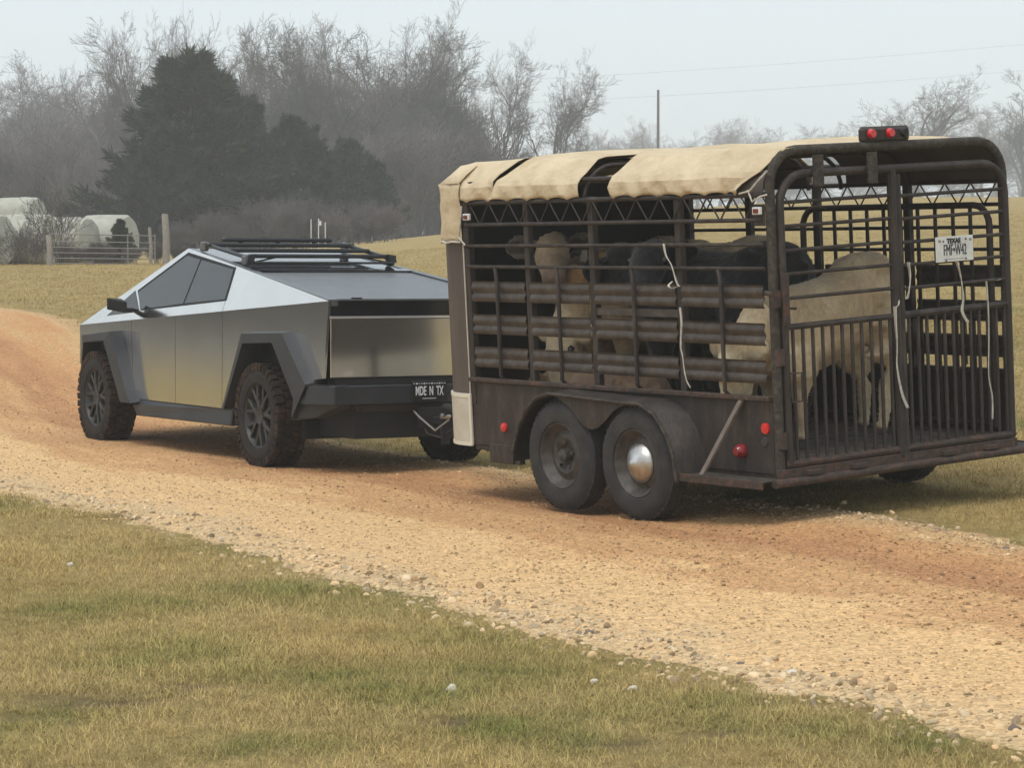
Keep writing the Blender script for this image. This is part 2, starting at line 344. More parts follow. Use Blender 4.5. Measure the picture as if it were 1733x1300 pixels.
# ---------------------------------------------------------------- pickup truck (x forward, y left, z up, origin under the rear axle)
truck = empty('pickup_truck', (-1.2288, 21.7291, 0), R(119.81))
tag(truck, 'angular stainless steel electric pickup truck with a black roof rack, towing the trailer', 'truck')
def belt(x):
    return (x, float(np.interp(x, [-1.17, 4.27], [.875, .850])), 1.09+(4.27-x)/5.44*.275)
def low(x, z):
    b = belt(x); return (x, b[1]+.064*(b[2]-z), z)
def panel(name, pts, m, parent=truck, t=.02, both=True, bevel=0, off=0):
    P = [Vector(p) for p in pts]; n = Vector((0, 0, 0))
    for i in range(len(P)): n += P[i].cross(P[(i+1) % len(P)])
    n.normalize(); c = sum(P, Vector())/len(P)
    out = Vector((0, c.y, c.z-.7))
    if n.dot(out) < 0: n = -n
    P = [p+n*off for p in P]; res = []
    for mir in ((False, True) if both else (False,)):
        res.append(MB().prism(P, -n*t).build(name, m, parent, bevel=bevel, mirror=mir))
    return res
AP = (1.99, .698, 1.796); S = MATS['steel']; G = .004
panel('front_fender', [belt(4.27), belt(3.2), belt(2.95+G), low(2.80+G, .46), low(2.93, .62), low(3.24, 1.0), low(3.88, .97), low(4.15, .74), low(4.22, .72)], S)
for d_, (a, b, c_, e_) in enumerate(((2.95-G, 1.91+G, 1.80+G, 2.80-G), (1.91-G, .875+G, .78+G, 1.80-G))):
    panel('front_door' if d_ == 0 else 'rear_door', [belt(a), belt(b), low(c_, .455), low(e_, .455)], S)
panel('bed_side', [belt(.875-G), belt(-.2), belt(-1.17), low(-1.155, .77), low(-.86, .74), low(-.52, 1.05), low(.22, 1.04), low(.58, .6), low(.62, .455), low(.78-G, .455)], S)
# the upper side: one tilted facet from belt line to roof edge, cut at the door seams
def up(x, k):                                                 # point on the upper facet at belt x, k = 0 belt .. 1 roof line
    b = Vector(belt(x))
    if x > AP[0]: t_ = (4.27-x)/(4.27-AP[0]); r_ = Vector(belt(4.27)).lerp(Vector(AP), t_)
    else: t_ = (AP[0]-x)/(AP[0]+1.17); r_ = Vector(AP).lerp(Vector((-1.17, .875, 1.372)), t_)
    return b.lerp(r_, k)
panel('cant_panel', [belt(4.27), belt(3.2), belt(.875+G), up(.84, 1), AP], S, off=.001)
panel('sail_panel', [belt(.875-G), belt(-.2), belt(-1.17), up(.83, 1)], S, off=.001)
SG = MATS['side_glass']
def onfacet(p, o=.006):
    A = Vector(AP); n = (Vector(belt(3.2))-A).cross(Vector(belt(-.2))-A).normalized()
    if n.y < 0: n = -n
    p = Vector(p); p -= n*(p-A).dot(n); return p+n*o
W_ = [(2.93, .813, 1.414), (1.96, .72, 1.732), (1.64, .74, 1.695), (1.79, .865, 1.322), (2.786, .867, 1.263)]
panel('side_window', [onfacet(p) for p in W_], SG, t=.012)
panel('side_window', [onfacet(p) for p in ((1.61, .74, 1.692), (.848, .781, 1.612), (.88, .865, 1.367), (1.755, .865, 1.325))], SG, t=.012)
panel('window_seal', [onfacet(p, .003) for p in ((2.97, .813, 1.43), (1.965, .70, 1.758), (.81, .775, 1.627), (.85, .87, 1.355), (2.77, .872, 1.252))], MATS['black'], t=.01)
panel('quarter_window', [onfacet(p, .005) for p in ((3.60, .877, 1.195), (3.03, .806, 1.425), (2.80, .874, 1.243))], MATS['gloss_black'], t=.012)
def mir(p): return (p[0], -p[1], p[2])
def span(name, pts, m, t=.015, drop=0):                       # panel spanning left to right, given its left points
    L_ = [Vector(p)-Vector((0, 0, drop)) for p in pts]; q = [tuple(p) for p in L_]+[mir(p) for p in reversed(L_)]
    return MB().prism(q, (0, 0, -t)).build(name, m, truck)
def edge(x, inset): p = up(x, 1); return (x, p.y-inset, p.z)
span('hood', [edge(4.27, 0), edge(3.35, .02)], S, .02)
span('windshield', [edge(3.345, .06), edge(2.0, .06)], MATS['roof_glass'], .02, .004)
span('roof_glass', [edge(1.985, .05), edge(.62, .05)], MATS['roof_glass'], .02, .003)
span('roof_trim', [edge(.612, .05), edge(.50, .05)], MATS['gloss_black'], .02, -.004)
y0 = np.linspace(.49, -1.10, 15)
for a, b in zip(y0[:-1], y0[1:]): span('tonneau_slat', [edge(a, .09), edge(b+.005, .09)], MATS['tonneau'], .02, .012)
for sgn in (1, -1):
    q = [edge(1.985, .002), edge(1.985, .05), edge(-1.15, .09), edge(-1.15, .002)]
    MB().prism([(p[0], p[1]*sgn, p[2]+.001) for p in q], (0, 0, -.05)).build('roof_rail', S if False else MATS['tonneau'], truck)
# tail
TT = .015
def tail(name, z0, z1, y0_, y1_, x, m, t=.04, par=truck, bevel=0):
    return MB().prism([(x+TT*(1.37-z0), y0_, z0), (x+TT*(1.37-z0), y1_, z0), (x+TT*(1.37-z1), y1_, z1), (x+TT*(1.37-z1), y0_, z1)], (t, 0, 0)).build(name, m, par, bevel=bevel)
tail('tail_panel', 1.25, 1.366, -.862, .862, -1.15, MATS['gloss_black'])
tail('light_bar', 1.229, 1.247, -.862, .862, -1.178, MATS['lightbar'], .03)
tg = tail('tailgate', .772, 1.226, -.858, .858, -1.172, S, bevel=.004)
MB().box((-1.17, 0, 1.374), (.06, 1.6, .012)).build('tonneau_lip', MATS['tonneau'], truck)
for y_ in (.62, -.62): MB().box((-1.14, y_, 1.385), (.05, .07, .012)).build('lip_clip', MATS['black'], truck)
# rear bumper and lower cladding
C_ = MATS['clad']
b_ = MB(); pl = [(-.80, .985), (-.98, .975), (-1.19, .84), (-1.19, -.84), (-.98, -.975), (-.80, -.985)]
b_.prism([(x, y, .56) for x, y in pl], (0, 0, .15)); b_.build('rear_bumper', C_, truck, bevel=.008)
for sgn in (False, True):
    MB().prism([(-.78, .99, .715), (-.99, .975, .715), (-1.19, .835, .715), (-1.16, .80, .545), (-.98, .90, .46), (-.72, .98, .43)], (0, -.12, 0)).build('bumper_corner', C_, truck, mirror=sgn, bevel=.006)
MB().box((-1.09, 0, .735), (.12, 1.62, .06)).build('bumper_step', MATS['black'], truck)
MB().prism([(-1.14, .62, .55), (-1.14, -.62, .55), (-1.02, -.58, .40), (-1.02, .58, .40)], (.06, 0, 0)).build('rear_diffuser', C_, truck)
lp = MB().box((-1.205, .023, .654), (.012, .31, .164)).build('license_plate', MATS['gloss_black'], truck, bevel=.003)
lettering('MDE  N  TX', .100, .47, (-1.2125, .023, .655), MATS['plate_ink'], lp, .002)
MB().box((-1.212, .023, .599), (.002, .12, .005)).build('underline', MATS['plate_ink'], lp)
m_ = MB()
for i in range(13): m_.box((-1.212, .158-i*.0225, .716), (.002, .013, .006+.006*(i % 3 == 1)))
m_.build('ornament', MATS['plate_ink'], lp)
MB().box((1.5, 0, .50), (5.2, 1.24, .42)).build('underbody', MATS['black'], truck)
MB().box((1.6, 0, .80), (5.0, 1.50, .5)).build('inner_body', MATS['black'], truck)
MB().box((-.3, 0, .33), (.35, 1.5, .14)).build('rear_axle', MATS['black'], truck)
MB().box((3.65, 0, .33), (.35, 1.5, .14)).build('front_axle', MATS['black'], truck)
MB().prism([(4.24, .80, 1.07), (4.30, .0, 1.06), (4.24, -.80, 1.07), (4.2, -.80, .45), (4.3, 0, .45), (4.2, .80, .45)], (-.15, 0, 0)).build('front_bumper', C_, truck)
for sgn in (False, True):
    MB().prism([(.60, .90, .455), (2.70, .90, .455), (2.76, .93, .40), (2.68, .92, .305), (.60, .92, .315)], (0, -.2, 0)).build('rocker', C_, truck, mirror=sgn, bevel=.01)
def flare(o, i_, yk=(1, 1, 1, 1, 1)):
    for sgn in (False, True):
        V = []; Fs = []; n = len(o)
        for j in range(n):
            ob = low(o[j][0], o[j][1]); V += [(o[j][0], ob[1]-.01, o[j][1]+.012), (o[j][0], 1.0*yk[j], o[j][1]), (i_[j][0], 1.005*yk[j], i_[j][1]), (i_[j][0], .80, i_[j][1])]
        for j in range(n-1):
            for k in range(3): Fs.append((j*4+k, j*4+k+1, j*4+4+k+1, j*4+4+k))
        MB().add(V, Fs).build('wheel_arch', C_, truck, mirror=sgn)
flare([(.60, .46), (.20, 1.09), (-.57, 1.11), (-1.0, .72), (-1.0, .70)], [(.55, .46), (.17, 1.01), (-.40, 1.03), (-.80, .60), (-.76, .44)])
flare([(4.13, .74), (3.93, 1.0), (3.12, 1.05), (2.74, .52), (2.62, .42)], [(4.09, .70), (3.88, .935), (3.27, .965), (2.93, .52), (2.86, .42)], (.90, .96, 1, 1, 1))
for sgn in (False, True):
    mb = MB().prism([(2.86, .93, 1.22), (2.99, .93, 1.25), (2.99, 1.06, 1.25), (2.87, 1.12, 1.25), (2.86, 1.12, 1.26)], (0, 0, .10)); mb.box((2.93, .90, 1.245), (.05, .12, .04))
    mb.build('side_mirror', MATS['black'], truck, mirror=sgn, bevel=.012)
# wheels
def truck_wheel(x, mirror):
    wh = empty('wheel', (x, 0, .43)); wh.parent = truck; yo = .964
    prof = [(yo-.27, .30), (yo-.275, .36), (yo-.25, .405), (yo-.05, .405), (yo-.01, .37), (yo, .33), (yo-.012, .265), (yo-.05, .255), (yo-.25, .255)]
    MB().lathe(prof, 48, closed=True).build('tyre', MATS['tyre'], wh, True, mirror=mirror)
    t = MB(); n = 36
    for k in range(n):
        for row, (yy, wd, da) in enumerate(((yo-.035, .06, 0), (yo-.105, .055, .5), (yo-.165, .055, 0), (yo-.235, .06, .5))):
            a = 2*PI*(k+da)/n; rot = Matrix.Rotation(-a, 3, 'Y') @ Matrix.Rotation(R(14*(1 if k % 2 else -1)*(1 if row in (1, 2) else .4)), 3, 'X')
            t.box((.411*math.cos(a), yy, .411*math.sin(a)), (.032, wd, .056), rot)
        a = 2*PI*k/n; t.box((.388*math.cos(a), yo-.013, .388*math.sin(a)), (.05, .02, .05), Matrix.Rotation(-a, 3, 'Y'))
    t.build('tread', MATS['tread'], wh, mirror=mirror)
    r = MB(); r.lathe([(yo-.02, .262), (yo-.035, .25), (yo-.085, .235), (yo-.10, .08), (yo-.10, .001)], 40)
    r.lathe([(yo-.03, .07), (yo-.035, .055), (yo-.045, .001)], 20)
    rim = r.build('rim', MATS['rim'], wh, True, mirror=mirror)
    for k in range(7):
        a = 2*PI*k/7+.3; s_ = MB(); rot = Matrix.Rotation(-a, 3, 'Y')
        s_.box((.11*math.cos(a), yo-.055, .11*math.sin(a)), (.11, .04, .045), rot)
        for e in (-1, 1):
            a2 = a+e*.17; s_.box((.195*math.cos(a2), yo-.05, .195*math.sin(a2)), (.125, .04, .028), Matrix.Rotation(-(a+e*.34), 3, 'Y'))
        s_.build('spoke', MATS['rim'], rim, mirror=mirror, bevel=.006)
for x_ in (0, 3.637):
    truck_wheel(x_, False); truck_wheel(x_, True)
# roof rack
rk = empty('roof_rack', (0, 0, 0)); rk.parent = truck; RM = MATS['rack']
def rackbar(x, z, hw, r=.018, nm='crossbar'):
    MB().box((x, 0, z), (.07, 2*hw, .035)).build(nm, RM, rk, bevel=.01)
rackbar(1.58, 1.822, .70); rackbar(.80, 1.722, .66); rackbar(1.20, 1.772, .66); rackbar(1.66, 1.868, .52, nm='light_rail')
MB().box((.70, 0, 1.665), (.05, 1.30, .02)).build('rear_wind_bar', RM, rk, bevel=.006)
for sg in (1, -1):
    MB().tube([(1.72, .66*sg, 1.835), (1.58, .67*sg, 1.815), (.80, .66*sg, 1.705)], .018, 8).build('side_rail', RM, rk, True)
    for x_, z_ in ((1.70, 1.81), (.82, 1.685)): MB().box((x_, .675*sg, z_), (.10, .05, .085)).build('rack_foot', MATS['rack_foot'], rk, bevel=.012)
    MB().prism([(.74, .62*sg, 1.74), (.74, .69*sg, 1.73), (.74, .70*sg, 1.67), (.74, .64*sg, 1.66)], (.06, 0, 0)).build('end_bracket', RM, rk)
    MB().tube([(.77, .62*sg, 1.67), (.80, .40*sg, 1.715)], .008, 6).build('stay', RM, rk)
for y_ in (.35, 0, -.35): MB().box((1.66, y_, 1.845), (.03, .03, .02)).build('rail_clip', RM, rk)
# hitch
h_ = empty('hitch', (0, 0, 0)); h_.parent = truck
MB().box((-1.25, 0, .43), (.40, .06, .06)).build('receiver_bar', MATS['black'], h_, bevel=.006)
MB().box((-1.43, 0, .36), (.04, .06, .22)).build('drop_plate', MATS['black'], h_)
MB().box((-1.22, 0, .45), (.10, .22, .16)).build('receiver_plate', MATS['black'], h_)
MB().lathe([(-.03, .02), (.01, .025), (.02, .028), (.05, .02), (.055, .001)], 14, (-1.45, 0, .47)).build('tow_ball', MATS['chrome'], h_, True)
MB().tube([(-1.2, .08, .40), (-1.3, .09, .33), (-1.38, .02, .30), (-1.52, -.02, .38)], .006, 6).build('safety_chain', MATS['old_rim'], h_, True)
MB().tube([(-1.2, -.10, .40), (-1.3, -.10, .31), (-1.42, -.05, .30), (-1.55, -.02, .40)], .006, 6).build('safety_chain', MATS['old_rim'], h_, True)
MB().tube([(-1.15, .13, .50), (-1.3, .16, .46), (-1.45, .10, .36), (-1.6, .06, .45)], .008, 6).build('wiring_cable', MATS['galv'], h_, True)

# ---------------------------------------------------------------- livestock trailer (x forward, y left, origin at the rear left corner on the ground)
trailer = empty('livestock_trailer'); W = 2.0; L_ = 3.17
trailer.matrix_world = Matrix(((-.57811, -.81456, -.04785, 1.5966), (.81594, -.5767, -.04076, 15.7257), (.0056, -.06261, .99802, .0271), (0, 0, 0, 1)))
tag(trailer, 'weathered brown stock trailer with open slatted sides and a tan canvas roof', 'trailer')
T = MATS['trailer']; SL = MATS['slat']
def rod(name, p0, p1, r, m=T, par=trailer, n=8): return MB().tube([p0, p1], r, n).build(name, m, par, True)
def bx(name, c, d, m=T, par=trailer, bevel=.004): return MB().box(c, d).build(name, m, par, bevel=bevel)
POST = [0.86, 1.751, 2.466]; ALLP = [0.03]+POST+[3.15]
RZS = [(1.870, .013), (1.725, .012), (1.582, .012)]
BANDS = [(1.342, 1.482), (1.119, 1.255), (.890, 1.032)]
def slat_mesh(x0, x1, z0, z1):
    P = []; n = 13                                             # pressed corrugation: two swells and a lip
    for k in range(n):
        t_ = k/(n-1); P.append((.018*abs(math.sin(PI*t_*2.0+.35)) if t_ < .86 else .004+.012*(t_-.86)/.14, z0+(z1-z0)*t_))
    V = []; Fs = []
    for x in (x0, x1):
        for y, z in P: V.append((x, y, z))
        for y, z in reversed(P): V.append((x, y-.004, z))
    m = 2*n
    for j in range(m): Fs.append((j, (j+1) % m, m+(j+1) % m, m+j))
    Fs += [tuple(range(m)), tuple(range(2*m-1, m-1, -1))]
    return V, Fs
for side in (0, 1):
    y = 0 if side == 0 else -W; sg = 1 if side == 0 else -1; ys_ = 0 if side == 0 else -.02
    def Y(v): return y+sg*v
    for x in ALLP[1:-1]: bx('post', (x, Y(-.03), 1.42), (.055, .045, 1.24))
    bx('corner_post', (3.16, Y(-.02), 1.34), (.06, .05, 1.42))
    for z, r in RZS: rod('side_rail', (.03, Y(.005), z), (3.16, Y(.005), z), r)
    rod('top_rail', (.02, Y(-.005), 2.02), (3.18, Y(-.005), 2.02), .016)
    rod('roof_rail', (.02, Y(-.035), 2.15), (3.20, Y(-.035), 2.15), .016)
    for bay in range(4):
        for z0, z1 in BANDS:
            V, Fs = slat_mesh(ALLP[bay]+.03, ALLP[bay+1]-.03, z0, z1)
            V = [(a, Y(b-.012), c) for a, b, c in V]
            o = MB().add(V, Fs).build('slat', SL, trailer, True)
        xm = (ALLP[bay]+ALLP[bay+1])/2-.02
        MB().tube([(xm, Y(-.02), .80), (xm, Y(.022), .84), (xm, Y(.022), 1.46), (xm+.012, Y(.015), 1.52), (xm+.035, Y(.008), 1.575)], .014, 8).build('upright', T, trailer, True)
    if side == 0: bx('gap_board', (1.305, Y(-.02), 1.296), (.83, .02, .05), MATS['slat'])
    # lattice of bent rods under the roof edge
    per = (3.10-.08)/13
    d0 = MB().tube([(0, 0, 2.015), (per/2, 0, 1.868)], .0055, 6).build('lattice_rod', T, trailer, True); d0.location = (.08, Y(.002), 0)
    d1 = MB().tube([(0, 0, 1.868), (per/2, 0, 2.015)], .0055, 6).build('lattice_rod', T, trailer, True); d1.location = (.08+per/2, Y(.002), 0)
    for k in range(1, 13):
        for d_, off in ((d0, 0), (d1, per/2)):
            c = clone(d_, trailer); c.location = (.08+k*per+off, Y(.002), 0)
    bx('sill', (1.60, Y(.004), .803), (3.16, .05, .028), MATS['rust'])
    bx('side_panel', (1.60, Y(-.012), .568), (3.16, .02, .44), T)
    bx('bottom_frame', (1.60, Y(-.05), .345), (3.18, .07, .07), T)
    bx('front_frame', (2.82, Y(-.02), .30), (.35, .05, .13), T)
    # fender over the two wheels
    lip = [(2.437, .29), (2.437, .36), (2.364, .523), (2.257, .654), (2.135, .738), (1.999, .77), (1.6, .757), (1.2, .745), (1.047, .747), (.897, .687), (.788, .566), (.729, .443), (.707, .276)]
    V = []; Fs = []
    for j, (a, b) in enumerate(lip):
        k = j/(len(lip)-1); ex = .055*(k > .5)*(min(1, (k-.5)*4)); ez = .02
        V += [(a+(.05 if j < 4 else 0)-ex, Y(-.002), b+(ez if .2 < k < .9 else 0)), (a, Y(.195), b+.004), (a, Y(.205), b-.01), (a-(0), Y(.19), b-.016)]
    for j in range(len(lip)-1):
        for k in range(3): Fs.append((j*4+k, j*4+4+k, j*4+5+k, j*4+1+k))
    MB().add(V, Fs).build('fender', T, trailer, True)
    sk = [(2.02, .765), (1.07, .74), (1.20, .735), (1.33, .687), (1.44, .605), (1.51, .567), (1.572, .555), (1.634, .567), (1.70, .605), (1.80, .687), (1.93, .75)]
    MB().prism([(a, Y(.190), b) for a, b in sk], (0, -.006*sg, 0)).build('fender_skirt', T, trailer)
    MB().tube([(a, Y(.205), b) for a, b in lip], .012, 6).build('fender_lip', MATS['moss'], trailer, True)
    bx('side_step', (.33, Y(.09), .318), (.70, .18, .012), MATS['moss'])
    bx('step_edge', (.31, Y(.182), .308), (.78, .014, .05), MATS['rust'])
    bx('wheel_well', (1.54, Y(-.02), .60), (1.72, .012, .3), MATS['black'])
MB().prism([(.262, .012, .785), (.298, .012, .785), (.498, .178, .335), (.462, .178, .335)], (.003, .012, .004)).build('step_brace', MATS['brace'], trailer)
# floor and rear edge
for k in range(9):
    bx('floor_plank', (1.65, -.11-k*.2225, .39), (3.25, .215, .04), MATS['floor'])
MB().tube([(-.045, .06, .30), (-.045, -2.16, .30)], .026, 10).build('rear_sill', MATS['rust'], trailer, True)
bx('rear_beam', (-.01, -1.0, .335), (.05, 2.0, .09), MATS['rust'])
for y_ in (-.25, -.62, -1.38, -1.75): bx('sill_bracket', (-.04, y_, .345), (.05, .12, .03), MATS['rust'])
bx('ramp_end', (-.05, -2.19, .325), (.10, .10, .035), MATS['white_paint'])
for y_ in (-.5, -1.5): bx('chassis_beam', (1.9, y_, .325), (3.2, .07, .085), MATS['black'])
for x_ in (1.143, 1.943): rod('axle', (x_, .0, .361), (x_, -W, .361), .035, MATS['black'])
# rear hoops
def hoop(x, r, zt, ytop, rad, name='hoop', z0=.35, y0=0., y1=-W, m=T, par=trailer):
    P = [(x, y0-.03, z0), (x, y0-.03, zt-rad)]
    P += [(x, y0-.03-rad*(1-math.cos(a)), zt-rad+rad*math.sin(a)) for a in np.linspace(.25, PI/2, 6)]
    P += [(x, y1+.03+rad*(1-math.cos(a)), zt-rad+rad*math.sin(a)) for a in np.linspace(PI/2, .25, 6)]
    P += [(x, y1+.03, zt-rad), (x, y1+.03, z0)]
    return MB().tube(P, r, 10).build(name, m, par, True)
hoop(.0, .030, 2.275, 0, .21, 'rear_hoop', m=MATS['moss'])
for x_ in (.86, 1.50, 1.83, 2.466, 3.08): hoop(x_, .015, 2.235, 0, .24, 'roof_hoop', z0=2.0)
for y_ in (-.5, -1.0, -1.5): rod('roof_purlin', (.0, y_, 2.262), (3.25, y_, 2.262), .014)
# nose
def nose_path(off=0, n=9, x0=3.30, r=.38):
    P = [(3.19, off)]
    P += [(x0+(r+off)*math.sin(a), -r+(r+off)*math.cos(a)) for a in np.linspace(0, PI/2, n)]
    P += [(x0+(r+off)*math.sin(a), -W+r-(r+off)*math.cos(a)) for a in np.linspace(PI/2, 0, n)]
    return P+[(3.19, -W-off)]
def wrap(name, z0, z1, off, m, t=.012, smooth=True, jag=None):
    V = []; Fs = []; P = nose_path(off); Q = nose_path(off-t)
    for (a, b), (c, d) in zip(P, Q): V += [(a, b, z0), (a, b, z1), (c, d, z1), (c, d, z0)]
    for j in range(len(P)-1):
        for k in range(4): Fs.append((j*4+k, j*4+(k+1) % 4, j*4+4+(k+1) % 4, j*4+4+k))
    Fs += [(0, 1, 2, 3), tuple(len(V)-4+k for k in (3, 2, 1, 0))]
    return MB().add(V, Fs).build(name, m, trailer, smooth)
wrap('nose_shade_sheet', .36, 2.09, -.016, MATS['black'], .006); wrap('nose_panel', .345, 2.10, 0, MATS['nose']); wrap('stone_guard', .35, .675, .012, MATS['guard'], .011)  # black inner sheet is added to paint in the shade inside the nose
wrap('guard_trim', .672, .70, .016, MATS['guard_trim']); wrap('guard_trim', .335, .36, .016, MATS['guard_trim'])
bx('edge_trim', (3.195, .010, .52), (.025, .02, .36), MATS['guard_trim'])
bx('edge_trim', (3.19, .008, 1.21), (.010, .012, 1.06), MATS['guard'])
# canvas roof: panels laced along the sides
def canvas(x0, x1, e0=None, e1=None, seed=1):
    prof = [(.012, 2.022), (.014, 2.05), (.015, 2.09), (.012, 2.125), (-.012, 2.160), (-.055, 2.197), (-.11, 2.243), (-.16, 2.280), (-.23, 2.296), (-.45, 2.300), (-.75, 2.308), (-1.0, 2.313)]
    prof = prof+[(-W-a, b) for a, b in prof[-2::-1]]
    nxs = max(24, int(abs(x1-x0)/.018)); X = np.linspace(x0, x1, nxs); V = []; Fs = []; m = len(prof)
    r = np.random.default_rng(seed); ph = r.uniform(0, 6, 12)
    for i, x in enumerate(X):
        sc = .024*math.sqrt(abs(math.sin(PI*(x-.08)/per)))
        sag = .010*math.sin(x*5.1+ph[0])+.008*math.sin(x*11.3+ph[1])
        w0 = max(0, 1-(x-x0)/.35); w1 = max(0, 1-(x1-x)/.35)
        for j, (yy, zz) in enumerate(prof):
            jj = min(j, m-1-j); xx = x+(e0[min(jj, 11)]*w0 if e0 else 0)+(e1[min(jj, 11)]*w1 if e1 else 0)
            wr = .0022*math.sin(x*17+jj*.8+ph[2])+.0018*math.sin(x*31-jj*1.1+ph[3])+.0025*math.sin(x*7-jj*.5+ph[4])
            fold = .010*(w0**2)*math.sin(jj*1.3+x*25+ph[6]) if e0 else 0
            dz = (sc-.004 if jj == 0 else sc*.35 if jj == 1 else sag*(1 if jj > 7 else .25))
            V.append((xx, yy+(wr*2.6+fold)*(1 if j < m/2 else -1), zz+dz+(wr*1.8 if jj > 4 else 0)))
    for i in range(nxs-1):
        for j in range(m-1): Fs.append((i*m+j, i*m+j+1, (i+1)*m+j+1, (i+1)*m+j))
    o = MB().add(V, Fs).build('canvas_panel', MATS['canvas'], trailer, True); o.data.set_sharp_from_angle(angle=R(16))
    sd_ = o.modifiers.new('thick', 'SOLIDIFY'); sd_.thickness = .004; sd_.offset = 1
    return o
canvas(2.80, 3.31, [0, 0, 0, 0, 0, -.02, -.05, -.07, -.07, -.04, -.10, -.10], None, 2)
canvas(1.83, 2.795, None, [0, 0, 0, 0, 0, -.06, -.13, -.17, -.17, -.05, 0, 0], 3)
canvas(.06, 1.49, [.19, .17, .12, .06, 0, -.03, -.06, -.08, -.08, -.06, -.04, -.04], [-.02, -.01, .01, 0, .01, .0, -.02, -.03, -.02, 0, 0, 0], 4)
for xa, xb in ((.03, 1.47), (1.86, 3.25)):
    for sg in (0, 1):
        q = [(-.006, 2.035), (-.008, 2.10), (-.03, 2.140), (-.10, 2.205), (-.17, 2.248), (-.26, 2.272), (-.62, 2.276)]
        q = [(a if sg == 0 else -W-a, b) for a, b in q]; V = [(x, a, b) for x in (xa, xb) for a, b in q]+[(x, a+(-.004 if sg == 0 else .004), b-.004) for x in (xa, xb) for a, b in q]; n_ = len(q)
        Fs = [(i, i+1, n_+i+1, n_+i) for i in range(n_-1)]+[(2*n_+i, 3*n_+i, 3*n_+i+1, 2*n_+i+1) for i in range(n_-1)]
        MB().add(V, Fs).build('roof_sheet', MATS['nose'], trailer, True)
# centre strip across the side openings
V = []; Fs = []
for i, x in enumerate(np.linspace(1.46, 1.86, 12)):
    for j, y_ in enumerate(np.linspace(-.42, -1.58, 14)): V.append((x, y_, 2.286+.012*math.sin(9*x+j)+.008*math.sin(j*1.9)))
for i in range(11):
    for j in range(13): Fs.append((i*14+j, i*14+j+1, i*14+15+j, i*14+14+j))
o = MB().add(V, Fs).build('canvas_patch', MATS['canvas'], trailer, True); sd_ = o.modifiers.new('thick', 'SOLIDIFY'); sd_.thickness = .004
# canvas over the nose
V = []; Fs = []; P = nose_path(.02, 12); zs = np.linspace(1.75, 2.155, 12); m = len(zs)
for i, (a, b) in enumerate(P):
    for j, z in enumerate(zs):
        pn = .008*math.sin(i*2.1+z*19)+.010*math.sin(z*31+i*.6)
        nx_ = min(1, max(0, (a-3.25)/.2)); V.append((a+pn*nx_+.01*nx_, b+(pn*.6*(1-nx_) if b > -1 else -pn*.6), z+(.012*math.sin(i*1.9) if j == 0 else 0)))
for i in range(len(P)-1):
    for j in range(m-1): Fs.append((i*m+j, i*m+j+1, (i+1)*m+j+1, (i+1)*m+j))
k0 = len(V)                                                   # rounded shoulder up to the roof
rings = [nose_path(.022, 12), nose_path(-.05, 12), nose_path(-.13, 12), nose_path(-.22, 12)]
for q, zz in zip(rings, (2.155, 2.215, 2.272, 2.295)):
    for a, b in q: V.append((a, b, zz+.004*math.sin(a*40+b*23)))
n_ = len(P)
for r_ in range(3):
    for i in range(n_-1): Fs.append((k0+r_*n_+i, k0+r_*n_+i+1, k0+(r_+1)*n_+i+1, k0+(r_+1)*n_+i))
top = [k0+3*n_+i for i in range(n_)]; Fs.append(tuple(top))
o = MB().add(V, Fs).build('canvas_nose', MATS['canvas'], trailer, True); sd_ = o.modifiers.new('thick', 'SOLIDIFY'); sd_.thickness = .004
MB().tube([(a, b, 1.752+.006*math.sin(i*2.3)) for i, (a, b) in enumerate(nose_path(.03, 10))], .008, 6).build('lacing_cord', MATS['strap'], trailer, True)
MB().tube([(3.17, .02, 2.0), (3.19, .025, 1.87), (3.22, .025, 1.79), (3.15, .02, 1.73)], .007, 6).build('lacing_cord', MATS['strap'], trailer, True)
MB().tube([(.22, .02, 2.03), (.12, .022, 2.045), (.02, .02, 2.12), (-.02, 0, 2.16)], .006, 6).build('lacing_cord', MATS['strap'], trailer, True)
MB().tube([(.14, .02, 2.05), (.10, .022, 1.98), (.03, .02, 2.01), (-.01, .0, 2.02)], .006, 6).build('lacing_cord', MATS['strap'], trailer, True)
# lights
def marker(x, z):
    a = bx('marker_light', (x, .022, z), (.075, .02, .045), MATS['white_paint']); bx('lens', (x, .034, z), (.045, .012, .026), MATS['amber'], a)
marker(3.11, 1.925); marker(.06, 1.926)
bx('marker_backing', (.06, .005, 1.90), (.10, .012, .13), MATS['trailer'])
MB().lathe([(0, .034), (.012, .03), (.02, .001)], 16, (2.81, .0, .485)).build('side_reflector', MATS['red_lens'], trailer, True)
MB().lathe([(0, .036), (.01, .034), (.014, .001)], 10, (.085, .0, .624)).build('rear_reflector', MATS['red_lens'], trailer, True)
MB().lathe([(0, .045), (.03, .044), (.055, .025), (.058, .001)], 16, (.31, .0, .476)).build('tail_light', MATS['red_dark'], trailer, True)
MB().lathe([(0, .03), (.008, .028), (.009, .001)], 12, (.095, .0, .545)).build('bracket_disc', MATS['old_rim'], trailer, True)
lb = bx('roof_light_box', (.0, -.965, 2.345), (.06, .40, .10), MATS['trailer'], bevel=.02)
for i, y_ in enumerate((-.83, -.985, -1.10)):
    MB().tube([(-.03, y_, 2.352), (-.055, y_, 2.352)], [.030, .024], 14).build('lens', MATS['red_lens' if i < 2 else 'black'], lb, True)
